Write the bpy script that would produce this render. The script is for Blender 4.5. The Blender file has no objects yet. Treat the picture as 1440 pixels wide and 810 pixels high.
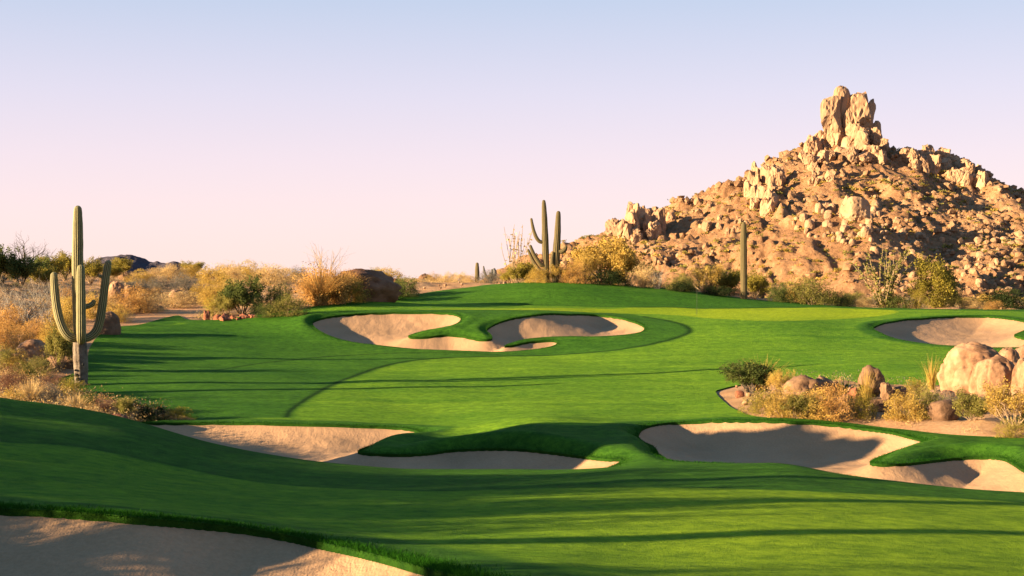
import bpy, bmesh, math, random
import numpy as np
from mathutils import Vector, Euler

SC = bpy.context.scene
COL = SC.collection
RAD = math.radians

# ------------------------------------------------------------------ camera, sky, sun, exposure
F = 1978.0            # focal length in pixels of a 1440 wide frame
U0, V0 = 720.0, 405.0
H = 4.5               # eye height
cam_d = bpy.data.cameras.new("camera")
cam_d.sensor_width = 36.0
cam_d.lens = F / 1440.0 * 36.0
cam_d.clip_end = 20000.0
cam_d.clip_start = 0.1
cam = bpy.data.objects.new("camera", cam_d)
cam.location = (0, 0, H)
cam.rotation_euler = (RAD(90), 0, 0)
COL.objects.link(cam)
SC.camera = cam

SUN_EL = RAD(11.5)
LX, LY = 0.93, 0.37    # horizontal direction in which the sunlight travels
ln = math.hypot(LX, LY); LX /= ln; LY /= ln
sun_d = bpy.data.lights.new("sun", 'SUN')
sun_d.energy = 5.0
sun_d.angle = RAD(0.5)
sun_d.color = (1.0, 0.77, 0.48)
sun = bpy.data.objects.new("sun", sun_d)
dirv = Vector((LX * math.cos(SUN_EL), LY * math.cos(SUN_EL), -math.sin(SUN_EL)))
sun.rotation_euler = dirv.to_track_quat('-Z', 'Y').to_euler()
sun.location = (-60, -30, 60)
COL.objects.link(sun)

world = bpy.data.worlds.new("World")
SC.world = world
world.use_nodes = True
wn, wl = world.node_tree.nodes, world.node_tree.links
wn.clear()
w_out = wn.new('ShaderNodeOutputWorld')
w_bg = wn.new('ShaderNodeBackground')
w_sky = wn.new('ShaderNodeTexSky')
w_sky.sky_type = 'NISHITA'
w_sky.sun_disc = False
w_sky.sun_elevation = SUN_EL
w_sky.sun_rotation = math.atan2(-LX, -LY)
w_sky.air_density = 1.0
w_sky.dust_density = 0.4
w_sky.ozone_density = 1.2
w_geo = wn.new('ShaderNodeTexCoord')
w_sep = wn.new('ShaderNodeSeparateXYZ')
wl.new(w_geo.outputs['Generated'], w_sep.inputs[0])
w_ramp = wn.new('ShaderNodeValToRGB')
# morning tint of the air: rose near the horizon, lavender above, blue higher up
els = w_ramp.color_ramp.elements
els[0].position = 0.0; els[0].color = (1.0, 0.735, 0.695, 1)
els[1].position = 1.0; els[1].color = (0.12, 0.31, 0.66, 1)
for p, c in ((0.05, (0.96, 0.745, 0.77, 1)), (0.09, (0.88, 0.725, 0.81, 1)), (0.135, (0.75, 0.69, 0.83, 1)), (0.20, (0.54, 0.61, 0.79, 1)), (0.38, (0.20, 0.40, 0.72, 1))):
    e = els.new(p); e.color = c
wl.new(w_sep.outputs['Z'], w_ramp.inputs[0])
w_mix = wn.new('ShaderNodeMix'); w_mix.data_type = 'RGBA'; w_mix.blend_type = 'MIX'
w_mix.inputs[0].default_value = 0.92
w_sc = wn.new('ShaderNodeMix'); w_sc.data_type = 'RGBA'; w_sc.blend_type = 'MULTIPLY'
w_sc.inputs[0].default_value = 1.0
w_sc.inputs[7].default_value = (3.85, 3.85, 3.85, 1)
wl.new(w_ramp.outputs[0], w_sc.inputs[6])
wl.new(w_sky.outputs[0], w_mix.inputs[6])
wl.new(w_sc.outputs[2], w_mix.inputs[7])
wl.new(w_mix.outputs[2], w_bg.inputs['Color'])
w_bg.inputs['Strength'].default_value = 0.055
wl.new(w_bg.outputs[0], w_out.inputs[0])

SC.view_settings.view_transform = 'Standard'
SC.view_settings.look = 'None'
SC.view_settings.gamma = 1.0
SC.view_settings.exposure = 2.33
SC.render.engine = 'CYCLES'
SC.cycles.max_bounces = 6
SC.cycles.diffuse_bounces = 3
SC.cycles.transparent_max_bounces = 6

rng = np.random.default_rng(7)
random.seed(7)

# ------------------------------------------------------------------ noise
def _hash(ix, iy, iz, seed):
    h = (ix * 374761393 + iy * 668265263 + iz * 2147483647 + seed * 974711) & 0xFFFFFFFF
    h = ((h ^ (h >> 13)) * 1274126177) & 0xFFFFFFFF
    h = (h ^ (h >> 16)) & 0xFFFFFFFF
    h = (h * 2246822519) & 0xFFFFFFFF
    return ((h ^ (h >> 15)) & 0xFFFFFF) / float(0xFFFFFF)

def vnoise(p, seed=0):
    p = np.asarray(p, float)
    i = np.floor(p).astype(np.int64); f = p - i
    f = f * f * f * (f * (f * 6 - 15) + 10)
    r = 0
    for dx in (0, 1):
        wx = f[:, 0] if dx else 1 - f[:, 0]
        for dy in (0, 1):
            wy = f[:, 1] if dy else 1 - f[:, 1]
            for dz in (0, 1):
                wz = f[:, 2] if dz else 1 - f[:, 2]
                r = r + wx * wy * wz * _hash(i[:, 0] + dx, i[:, 1] + dy, i[:, 2] + dz, seed)
    return r * 2 - 1

def fbm(p, octv=4, seed=0, gain=0.5):
    a, s, r = 1.0, 1.0, 0
    for o in range(octv):
        r = r + a * vnoise(p * s + 17.3 * o, seed + o)
        a *= gain; s *= 2.03
    return r

def n2(x, y, sc, octv=3, seed=0):
    sh = np.shape(x)
    p = np.stack([np.ravel(x) / sc, np.ravel(y) / sc, np.full(np.size(x), 0.37)], 1)
    return fbm(p, octv, seed).reshape(sh)

# ------------------------------------------------------------------ mesh helpers
def mesh_from(name, V, faces, mat, smooth=False):
    """V (n,3); faces: (m,3) or (m,4) array, or a list of such arrays."""
    me = bpy.data.meshes.new(name)
    if not isinstance(faces, list): faces = [faces]
    faces = [np.asarray(f, np.int32) for f in faces if len(f)]
    me.vertices.add(len(V))
    me.vertices.foreach_set("co", np.asarray(V, np.float32).ravel())
    loops = np.concatenate([f.ravel() for f in faces])
    sizes = np.concatenate([np.full(len(f), f.shape[1], np.int32) for f in faces])
    me.loops.add(len(loops)); me.loops.foreach_set("vertex_index", loops)
    me.polygons.add(len(sizes))
    me.polygons.foreach_set("loop_start", np.concatenate([[0], np.cumsum(sizes)[:-1]]).astype(np.int32))
    me.polygons.foreach_set("loop_total", sizes)
    me.polygons.foreach_set("use_smooth", np.full(len(sizes), smooth, bool))
    me.update(calc_edges=True)
    if mat is not None:
        for m in (mat if isinstance(mat, (list, tuple)) else [mat]): me.materials.append(m)
    return me

def attr(me, name, vals):
    a = me.attributes.new(name, 'FLOAT', 'POINT')
    a.data.foreach_set("value", np.asarray(vals, np.float32))

def link(name, me, parent=None, loc=(0, 0, 0)):
    o = bpy.data.objects.new(name, me)
    COL.objects.link(o); o.location = loc
    if parent is not None: o.parent = parent
    return o

def tag(o, label=None, cat=None, group=None, kind=None):
    if label: o["label"] = label
    if cat: o["category"] = cat
    if group: o["group"] = group
    if kind: o["kind"] = kind
    return o

def empty(name, loc=(0, 0, 0)):
    o = bpy.data.objects.new(name, None); COL.objects.link(o); o.location = loc
    o.empty_display_size = 0.2
    return o

def copy_tree(o, parent=None):
    c = o.copy(); COL.objects.link(c)
    if parent is not None: c.parent = parent
    for ch in list(o.children): copy_tree(ch, c)
    return c

# ------------------------------------------------------------------ materials
def new_mat(name):
    m = bpy.data.materials.new(name); m.use_nodes = True
    nt = m.node_tree; nt.nodes.clear()
    out = nt.nodes.new('ShaderNodeOutputMaterial')
    return m, nt, out

def N(nt, typ, **kw):
    n = nt.nodes.new(typ)
    for k, v in kw.items(): setattr(n, k, v)
    return n

def noise(nt, scale, detail=4, rough=0.55, coord='Object', stretch=None):
    tc = N(nt, 'ShaderNodeTexCoord')
    src = tc.outputs[coord]
    if stretch:
        mp = N(nt, 'ShaderNodeMapping'); mp.inputs['Scale'].default_value = stretch
        nt.links.new(src, mp.inputs[0]); src = mp.outputs[0]
    n = N(nt, 'ShaderNodeTexNoise')
    n.inputs['Scale'].default_value = scale; n.inputs['Detail'].default_value = detail; n.inputs['Roughness'].default_value = rough
    nt.links.new(src, n.inputs['Vector'])
    return n.outputs['Fac']

def ramp(nt, fac, stops):
    r = N(nt, 'ShaderNodeValToRGB')
    e = r.color_ramp.elements
    while len(e) < len(stops): e.new(0.5)
    for i, (p, c) in enumerate(stops):
        e[i].position = p; e[i].color = (*c, 1) if len(c) == 3 else c
    nt.links.new(fac, r.inputs[0])
    return r.outputs[0]

def mixc(nt, fac, a, b, mode='MIX'):
    m = N(nt, 'ShaderNodeMix'); m.data_type = 'RGBA'; m.blend_type = mode
    for s, v in ((0, fac), (6, a), (7, b)):
        if hasattr(v, 'node'): nt.links.new(v, m.inputs[s])
        elif isinstance(v, (int, float)): m.inputs[s].default_value = v
        else: m.inputs[s].default_value = (*v, 1)
    return m.outputs[2]

def mathn(nt, op, a, b=None):
    m = N(nt, 'ShaderNodeMath'); m.operation = op
    for i, v in enumerate((a, b)):
        if v is None: continue
        if hasattr(v, 'node'): nt.links.new(v, m.inputs[i])
        else: m.inputs[i].default_value = v
    return m.outputs[0]

def attrn(nt, name):
    a = N(nt, 'ShaderNodeAttribute'); a.attribute_name = name
    return a.outputs['Fac']

def maprange(nt, v, a, b, c=0.0, d=1.0):
    m = N(nt, 'ShaderNodeMapRange'); m.clamp = True
    nt.links.new(v, m.inputs[0])
    for i, x in enumerate((a, b, c, d)): m.inputs[i + 1].default_value = x
    return m.outputs[0]

def bump(nt, h, strength, dist):
    b = N(nt, 'ShaderNodeBump'); b.inputs['Strength'].default_value = strength; b.inputs['Distance'].default_value = dist
    nt.links.new(h, b.inputs['Height'])
    return b.outputs[0]

def principled(nt, out, col, rough=0.9, normal=None, spec=0.2, sheen=None):
    p = N(nt, 'ShaderNodeBsdfPrincipled')
    if hasattr(col, 'node'): nt.links.new(col, p.inputs['Base Color'])
    else: p.inputs['Base Color'].default_value = (*col, 1)
    p.inputs['Roughness'].default_value = rough
    p.inputs['Specular IOR Level'].default_value = spec
    if normal is not None: nt.links.new(normal, p.inputs['Normal'])
    if sheen:
        p.inputs['Sheen Weight'].default_value = sheen[0]
        p.inputs['Sheen Roughness'].default_value = 0.6
        p.inputs['Sheen Tint'].default_value = (*sheen[1], 1)
    if out is not None: nt.links.new(p.outputs[0], out.inputs[0])
    return p

def leaf_mat(name, dark, light, trans=0.45):
    m, nt, out = new_mat(name)
    oi = N(nt, 'ShaderNodeObjectInfo')
    at = attrn(nt, 'tone')
    f = mathn(nt, 'ADD', mathn(nt, 'MULTIPLY', at, 0.75), mathn(nt, 'MULTIPLY', oi.outputs['Random'], 0.25))
    c = ramp(nt, f, [(0.05, dark), (0.95, light)])
    d = N(nt, 'ShaderNodeBsdfDiffuse'); t = N(nt, 'ShaderNodeBsdfTranslucent'); s = N(nt, 'ShaderNodeMixShader')
    nt.links.new(c, d.inputs[0]); nt.links.new(c, t.inputs[0])
    s.inputs[0].default_value = trans
    nt.links.new(d.outputs[0], s.inputs[1]); nt.links.new(t.outputs[0], s.inputs[2])
    nt.links.new(s.outputs[0], out.inputs[0])
    return m

RC = 'Object'
def rock_mat(name, stops, scale=1.0, bscale=3.0, bdist=0.1, bst=0.6):
    m, nt, out = new_mat(name)
    n1 = noise(nt, scale, 6, 0.6, RC)
    n3 = noise(nt, scale * 6, 5, 0.7, RC)
    f = mathn(nt, 'ADD', mathn(nt, 'MULTIPLY', n1, 0.7), mathn(nt, 'MULTIPLY', n3, 0.3))
    c = ramp(nt, f, stops)
    oi = N(nt, 'ShaderNodeObjectInfo')
    c = mixc(nt, 1.0, c, ramp(nt, oi.outputs['Random'], [(0, (0.82, 0.80, 0.80)), (1, (1.12, 1.08, 1.04))]), 'MULTIPLY')
    nb = noise(nt, bscale, 8, 0.65, RC)
    principled(nt, out, c, 0.92, bump(nt, nb, bst, bdist), 0.15)
    return m

def grainy(nt, normal, amp):
    """normals of a surface made of separate blades or grains, each turned its own way"""
    geo = N(nt, 'ShaderNodeNewGeometry')
    w = N(nt, 'ShaderNodeTexWhiteNoise'); w.noise_dimensions = '3D'
    sc = N(nt, 'ShaderNodeVectorMath', operation='SCALE'); sc.inputs['Scale'].default_value = 400.0
    nt.links.new(geo.outputs['Position'], sc.inputs[0]); nt.links.new(sc.outputs[0], w.inputs['Vector'])
    sb = N(nt, 'ShaderNodeVectorMath', operation='SUBTRACT'); sb.inputs[1].default_value = (0.5, 0.5, 0.5)
    nt.links.new(w.outputs['Color'], sb.inputs[0])
    ml = N(nt, 'ShaderNodeVectorMath', operation='MULTIPLY'); ml.inputs[1].default_value = (amp, amp, amp * 0.16)
    nt.links.new(sb.outputs[0], ml.inputs[0])
    ad = N(nt, 'ShaderNodeVectorMath', operation='ADD')
    nt.links.new(normal, ad.inputs[0]); nt.links.new(ml.outputs[0], ad.inputs[1])
    nm = N(nt, 'ShaderNodeVectorMath', operation='NORMALIZE'); nt.links.new(ad.outputs[0], nm.inputs[0])
    return nm.outputs[0]

# turf: coloured by cut height, with mowing-step shade and near sunlight painted in (attributes measured on the ground)
def turf_mat():
    m, nt, out = new_mat("turf_grass")
    big = noise(nt, 0.09, 4, 0.6)
    mid = mathn(nt, 'ADD', mathn(nt, 'MULTIPLY', noise(nt, 0.8, 5, 0.65, stretch=(0.10, 1.0, 1)), 0.6), mathn(nt, 'MULTIPLY', noise(nt, 1.3, 4, 0.65), 0.4))
    fine = mathn(nt, 'ADD', mathn(nt, 'MULTIPLY', noise(nt, 9.0, 5, 0.75), 0.55), mathn(nt, 'MULTIPLY', noise(nt, 45.0, 3, 0.8), 0.45))
    rough_c = ramp(nt, mathn(nt, 'ADD', mathn(nt, 'MULTIPLY', mid, 0.5), mathn(nt, 'MULTIPLY', fine, 0.5)),
                   [(0.36, (0.018, 0.070, 0.008)), (0.64, (0.066, 0.165, 0.015))])
    fair_c = ramp(nt, mathn(nt, 'ADD', mathn(nt, 'MULTIPLY', mid, 0.6), mathn(nt, 'MULTIPLY', fine, 0.4)),
                  [(0.38, (0.056, 0.150, 0.011)), (0.62, (0.155, 0.275, 0.018))])
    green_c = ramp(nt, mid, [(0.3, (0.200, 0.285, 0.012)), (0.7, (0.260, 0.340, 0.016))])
    c = mixc(nt, attrn(nt, 'fairway'), rough_c, fair_c)
    c = mixc(nt, attrn(nt, 'green'), c, green_c)  # putting green, plus sunlight painted on the near fairway
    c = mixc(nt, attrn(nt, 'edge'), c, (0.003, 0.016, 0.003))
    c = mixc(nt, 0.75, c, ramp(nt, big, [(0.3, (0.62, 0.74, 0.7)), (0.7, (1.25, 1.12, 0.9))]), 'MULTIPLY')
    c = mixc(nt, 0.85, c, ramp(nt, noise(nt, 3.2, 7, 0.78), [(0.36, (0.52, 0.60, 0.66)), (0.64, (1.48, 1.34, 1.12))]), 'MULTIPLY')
    h = mathn(nt, 'ADD', mathn(nt, 'MULTIPLY', noise(nt, 30, 3, 0.7), 0.6), mathn(nt, 'MULTIPLY', noise(nt, 5.0, 4, 0.7), 0.6))
    # upright blades: every blade turns its own way, so the sward catches low light
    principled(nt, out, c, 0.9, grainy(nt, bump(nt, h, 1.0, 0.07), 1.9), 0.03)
    return m

def sand_mat():
    m, nt, out = new_mat("bunker_sand")
    c = ramp(nt, mathn(nt, 'ADD', mathn(nt, 'MULTIPLY', noise(nt, 0.5, 4), 0.5), mathn(nt, 'MULTIPLY', noise(nt, 18, 4, 0.7), 0.5)),
             [(0.3, (0.245, 0.142, 0.070)), (0.7, (0.400, 0.230, 0.120))])
    # rake furrows and foot-worn lumps
    rk = noise(nt, 6.0, 3, 0.6, stretch=(1.0, 0.25, 1))
    tc = N(nt, 'ShaderNodeTexCoord'); wv = N(nt, 'ShaderNodeTexWave'); wv.wave_type = 'BANDS'; wv.bands_direction = 'X'
    wv.inputs['Scale'].default_value = 9.0; wv.inputs['Distortion'].default_value = 9.0; wv.inputs['Detail'].default_value = 3.0; wv.inputs['Detail Scale'].default_value = 0.6
    nt.links.new(tc.outputs['Object'], wv.inputs['Vector'])
    h = mathn(nt, 'ADD', mathn(nt, 'MULTIPLY', rk, 0.5), mathn(nt, 'MULTIPLY', noise(nt, 14, 5, 0.7), 0.4))
    h = mathn(nt, 'ADD', h, mathn(nt, 'MULTIPLY', wv.outputs['Fac'], 0.02))
    principled(nt, out, c, 0.95, bump(nt, h, 0.6, 0.08), 0.1)
    return m

def soil_mat():
    m, nt, out = new_mat("desert_soil")
    f = mathn(nt, 'ADD', mathn(nt, 'MULTIPLY', noise(nt, 0.35, 5, 0.6), 0.5), mathn(nt, 'MULTIPLY', noise(nt, 7, 5, 0.75), 0.5))
    c = ramp(nt, f, [(0.28, (0.16, 0.085, 0.040)), (0.5, (0.33, 0.185, 0.090)), (0.72, (0.44, 0.275, 0.150))])
    h = mathn(nt, 'ADD', mathn(nt, 'MULTIPLY', noise(nt, 9, 5, 0.7), 0.6), mathn(nt, 'MULTIPLY', noise(nt, 1.5, 4, 0.6), 0.8))
    principled(nt, out, c, 0.95, grainy(nt, bump(nt, h, 0.7, 0.12), 1.4), 0.05)
    return m

def path_mat():
    m, nt, out = new_mat("path_gravel")
    c = ramp(nt, noise(nt, 3, 5, 0.7), [(0.3, (0.38, 0.190, 0.085)), (0.7, (0.48, 0.260, 0.125))])
    principled(nt, out, c, 0.95, grainy(nt, bump(nt, noise(nt, 20, 4, 0.7), 0.4, 0.04), 1.2), 0.05)
    return m

def mountain_mat():
    m, nt, out = new_mat("mountain_slope")
    f = mathn(nt, 'ADD', mathn(nt, 'MULTIPLY', noise(nt, 0.03, 5, 0.6), 0.45), mathn(nt, 'MULTIPLY', noise(nt, 0.35, 6, 0.75), 0.55))
    c = ramp(nt, f, [(0.33, (0.085, 0.055, 0.026)), (0.43, (0.205, 0.102, 0.046)), (0.56, (0.29, 0.155, 0.074)), (0.68, (0.40, 0.255, 0.140))])
    h = noise(nt, 0.5, 8, 0.75)
    principled(nt, out, c, 0.95, bump(nt, h, 1.0, 1.6), 0.1)
    return m

M_TURF, M_SAND, M_SOIL, M_PATH, M_MOUNT = turf_mat(), sand_mat(), soil_mat(), path_mat(), mountain_mat()
M_GRANITE = rock_mat("pale_granite", [(0.34, (0.085, 0.042, 0.024)), (0.44, (0.215, 0.115, 0.060)), (0.56, (0.31, 0.188, 0.108)), (0.68, (0.36, 0.25, 0.16))], 0.9, 3.0, 0.06)
M_CLIFF = rock_mat("cliff_granite", [(0.30, (0.12, 0.068, 0.036)), (0.46, (0.29, 0.175, 0.098)), (0.68, (0.39, 0.265, 0.152))], 0.09, 0.35, 1.2, 0.9)
M_RUBBLE = rock_mat("slope_rubble", [(0.30, (0.11, 0.060, 0.032)), (0.46, (0.235, 0.130, 0.064)), (0.70, (0.38, 0.245, 0.135))], 0.12, 0.6, 0.8, 0.8)
M_REDROCK = rock_mat("red_rock", [(0.3, (0.12, 0.045, 0.03)), (0.5, (0.20, 0.07, 0.035)), (0.7, (0.30, 0.13, 0.065))], 1.0, 4.0, 0.08)
M_TANROCK = rock_mat("tan_rock", [(0.32, (0.09, 0.05, 0.028)), (0.5, (0.20, 0.115, 0.062)), (0.7, (0.30, 0.19, 0.11))], 0.8, 3.5, 0.08)
M_DOME = rock_mat("red_brown_rock", [(0.3, (0.06, 0.028, 0.016)), (0.5, (0.155, 0.075, 0.038)), (0.7, (0.26, 0.14, 0.075))], 0.9, 3.0, 0.25)
M_BROWNROCK = rock_mat("brown_rock", [(0.3, (0.06, 0.035, 0.022)), (0.5, (0.16, 0.09, 0.05)), (0.7, (0.26, 0.16, 0.09))], 0.8, 4.0, 0.1)
M_FARHILL = rock_mat("shade_toned_far_rock", [(0.3, (0.025, 0.022, 0.030)), (0.55, (0.06, 0.05, 0.06)), (0.75, (0.11, 0.09, 0.085))], 0.02, 0.08, 6.0, 0.9)  # the far hill's shade is put into its rock colour

LEAF = {
    'gold':   leaf_mat("golden_dry_leaf", (0.21, 0.125, 0.024), (0.62, 0.42, 0.100)),
    'tan':    leaf_mat("tan_dry_leaf", (0.27, 0.165, 0.062), (0.70, 0.49, 0.21)),
    'orange': leaf_mat("rust_dry_leaf", (0.24, 0.115, 0.030), (0.66, 0.385, 0.115)),
    'olive':  leaf_mat("olive_leaf", (0.070, 0.068, 0.016), (0.33, 0.28, 0.07)),
    'green':  leaf_mat("creosote_leaf", (0.026, 0.042, 0.012), (0.16, 0.175, 0.045)),
    'dark':   leaf_mat("dark_waxy_leaf", (0.008, 0.014, 0.006), (0.035, 0.047, 0.015), 0.15),
    'yellow': leaf_mat("yellow_green_leaf", (0.12, 0.098, 0.016), (0.40, 0.31, 0.055)),
    'grey':   leaf_mat("grey_sage_leaf", (0.070, 0.060, 0.045), (0.24, 0.20, 0.14)),
    'brown':  leaf_mat("dead_brown_leaf", (0.035, 0.018, 0.009), (0.22, 0.105, 0.045)),
    'red':    leaf_mat("reddish_leaf", (0.08, 0.035, 0.022), (0.27, 0.135, 0.08)),
}
def bark_mat(name, a, b):
    m, nt, out = new_mat(name)
    principled(nt, out, ramp(nt, noise(nt, 4, 4, 0.7), [(0.3, a), (0.7, b)]), 0.9)
    return m
M_TWIG = bark_mat("dry_twig", (0.12, 0.075, 0.04), (0.34, 0.23, 0.13))
M_GREYTWIG = bark_mat("grey_twig", (0.10, 0.085, 0.07), (0.30, 0.25, 0.19))
M_DARKTWIG = bark_mat("dark_twig", (0.03, 0.025, 0.018), (0.08, 0.06, 0.04))

# ------------------------------------------------------------------ ground profile
def pchip(xs, ys, xq):
    xs, ys = np.asarray(xs, float), np.asarray(ys, float)
    h = np.diff(xs); dl = np.diff(ys) / h
    m = np.zeros_like(ys)
    for i in range(1, len(xs) - 1):
        if dl[i - 1] * dl[i] > 0:
            w1, w2 = 2 * h[i] + h[i - 1], h[i] + 2 * h[i - 1]
            m[i] = (w1 + w2) / (w1 / dl[i - 1] + w2 / dl[i])
    m[0], m[-1] = dl[0], dl[-1]
    xq = np.clip(xq, xs[0], xs[-1])
    k = np.clip(np.searchsorted(xs, xq) - 1, 0, len(xs) - 2)
    t = (xq - xs[k]) / h[k]
    return ((1 + 2 * t) * (1 - t) ** 2 * ys[k] + t * (1 - t) ** 2 * h[k] * m[k] + t * t * (3 - 2 * t) * ys[k + 1] + t * t * (t - 1) * h[k] * m[k + 1])

# heights (metres) of the land along sight lines, by distance: numbers over 100 are given as the image row they rise to
def zz(d, a): return a if a < 100 else H - (a - V0) * d / F
FARL = [(400, 392), (800, 403), (2000, 407), (9000, 405.8)]
FARR = [(240, 430), (400, 427), (600, 420), (900, 415), (2000, 409), (9000, 405.8)]
COLS = {
    0:    [(2, 2.9), (10, 2.55), (14, 718), (18, 670), (22, 620), (28, 560), (33, 1.55), (38, 1.0), (46, .75), (58, 530), (68, 490), (78, 460), (88, 432), (98, 412), (108, 399), (118, 391), (135, 386), (160, 382), (220, 381)] + FARL,
    150:  [(2, 2.8), (10, 2.45), (14, 725), (18, 685), (22, 645), (28, 585), (33, 1.1), (38, .5), (46, .24), (58, 537), (68, 500), (78, 470), (88, 449), (98, 432), (108, 418), (118, 408), (135, 396), (160, 388), (220, 385)] + FARL,
    300:  [(2, 2.75), (10, 2.4), (14, 745), (18, 705), (22, 672), (28, 625), (33, .5), (38, 0), (46, 594), (58, 540), (68, 510), (78, 478), (88, 450), (98, 434), (108, 422), (118, 411), (135, 399), (160, 390), (220, 387)] + FARL,
    450:  [(2, 2.7), (10, 2.3), (14, 765), (18, 718), (22, 686), (28, 650), (33, .1), (38, -.05), (46, 595), (58, 545), (68, 515), (78, 487), (88, 440), (98, 424), (108, 413), (118, 406), (135, 400), (160, 395), (220, 393)] + FARL,
    600:  [(2, 2.7), (10, 2.3), (14, 775), (18, 722), (22, 688), (28, 660), (33, 0), (38, 0), (44, 611), (50, 582), (58, 548), (68, 518), (78, 495), (88, 440), (98, 430), (104, 427), (112, 411), (118, 406), (135, 398), (160, 396), (220, 397)] + FARL,
    760:  [(2, 2.7), (10, 2.3), (14, 775), (18, 722), (22, 686), (28, 660), (33, 0), (36, .05), (40, 607), (43.5, 589), (48, 583), (58, 550), (68, 518), (78, 496), (88, 441), (98, 433), (104, 430), (112, 402), (118, 397), (135, 399), (160, 403), (220, 408)] + FARR[1:],
    920:  [(2, 2.7), (10, 2.25), (14, 780), (18, 722), (22, 684), (27, 653), (32, .3), (36, .1), (44, 598), (50, 575), (58, 550), (68, 518), (78, 490), (88, 457), (98, 440), (106, 431), (113, 409), (120, 404), (135, 408), (160, 413), (220, 419)] + FARR,
    1080: [(2, 2.7), (10, 2.25), (14, 782), (18, 722), (22, 687), (26.5, 650), (32, .35), (36, .25), (44, 592), (50, 570), (58, 546), (68, 518), (78, 488), (88, 455), (98, 440), (108, 431), (114, 424), (125, 421), (140, 424), (200, 428)] + FARR,
    1240: [(2, 2.7), (10, 2.2), (14, 787), (18, 728), (22, 694), (25, 673), (29, .4), (33, .25), (38, 632), (42, 608), (48, 580), (56, 550), (66, 518), (76, 492), (86, 466), (94, 448), (106, 435), (115, 433), (130, 431), (200, 431)] + FARR,
    1440: [(2, 2.7), (10, 2.1), (14, 800), (18, 742), (22, 706), (24, 692), (28, .3), (32, .2), (36, 640), (38, 624), (42, 606), (48, 578), (56, 553), (66, 520), (76, 498), (86, 466), (94, 447), (106, 437), (115, 435), (130, 433), (200, 432)] + FARR,
}
LD = np.linspace(math.log(2), math.log(9000), 900)
CU = np.array(sorted(COLS), float)
TAB = np.array([pchip([math.log(d) for d, a in COLS[int(u)]], [zz(d, a) for d, a in COLS[int(u)]], LD) for u in CU])
UG = np.linspace(CU[0], CU[-1], 361)
TABU = np.array([pchip(CU, TAB[:, j], UG) for j in range(len(LD))]).T    # (361, 900)

def base_z(x, y):
    """land height before bunkers, by world position"""
    y = np.maximum(np.asarray(y, float), 2.0)
    u = np.clip(U0 + np.asarray(x, float) / y * F, CU[0], CU[-1])
    fu = (u - UG[0]) / (UG[1] - UG[0]); fd = (np.log(np.clip(y, 2, 8999)) - LD[0]) / (LD[1] - LD[0])
    i = np.clip(fu.astype(int), 0, len(UG) - 2); j = np.clip(fd.astype(int), 0, len(LD) - 2)
    a, b = fu - i, fd - j
    z = TABU[i, j] * (1 - a) * (1 - b) + TABU[i + 1, j] * a * (1 - b) + TABU[i, j + 1] * (1 - a) * b + TABU[i + 1, j + 1] * a * b
    return z

def hit(u, v, dmin=3.0, dmax=600.0):
    """distance at which the sight line (u,v) first meets the land beyond dmin"""
    d = np.exp(np.linspace(math.log(dmin), math.log(dmax), 4000))
    x = (u - U0) * d / F
    g = base_z(x, d) - (H - (v - V0) * d / F)
    k = np.where(g >= 0)[0]
    if len(k) == 0: return float(d[np.argmax(g)])
    return float(d[k[0]])

def catmull(P, n=6, closed=True):
    P = np.asarray(P, float); m = len(P); out = []
    for i in range(m if closed else m - 1):
        if closed: p0, p1, p2, p3 = P[i - 1], P[i], P[(i + 1) % m], P[(i + 2) % m]
        else: p0, p1, p2, p3 = P[max(i - 1, 0)], P[i], P[i + 1], P[min(i + 2, m - 1)]
        for t in np.arange(n) / n:
            out.append(0.5 * ((2 * p1) + (-p0 + p2) * t + (2 * p0 - 5 * p1 + 4 * p2 - p3) * t * t + (-p0 + 3 * p1 - 3 * p2 + p3) * t ** 3))
    if not closed: out.append(P[-1])
    return np.array(out)

def ground_line(pts, dmin=30.0, n=6, closed=True):
    """(u,v) or (u,v,'d') with v a distance -> smooth world xy outline"""
    W = []
    for p in pts:
        d = p[1] if len(p) == 3 else hit(p[0], p[1], dmin)
        W.append(((p[0] - U0) * d / F, d))
    W = np.array(W)
    return catmull(W, n, closed)

def seg_dist(px, py, P, closed=True):
    A = P; B = np.roll(P, -1, 0)
    if not closed: A, B = P[:-1], P[1:]
    best = np.full(px.shape, 1e9)
    for (ax, ay), (bx, by) in zip(A, B):
        dx, dy = bx - ax, by - ay; L = dx * dx + dy * dy + 1e-12
        t = np.clip(((px - ax) * dx + (py - ay) * dy) / L, 0, 1)
        np.minimum(best, (px - ax - t * dx) ** 2 + (py - ay - t * dy) ** 2, out=best)
    return np.sqrt(best)

def sdf(px, py, P, far=30.0):
    """signed distance to outline P (negative inside)"""
    out = np.full(px.shape, float(far))
    lo, hi = P.min(0) - far, P.max(0) + far
    m = (px > lo[0]) & (px < hi[0]) & (py > lo[1]) & (py < hi[1])
    x, y = px[m], py[m]
    d = seg_dist(x, y, P)
    ins = np.zeros(x.shape, bool)
    A, B = P, np.roll(P, -1, 0)
    for (ax, ay), (bx, by) in zip(A, B):
        c = ((ay > y) != (by > y)) & (x < (bx - ax) * (y - ay) / (by - ay + 1e-15) + ax)
        ins ^= c
    out[m] = np.where(ins, -d, d)
    return out

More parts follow.
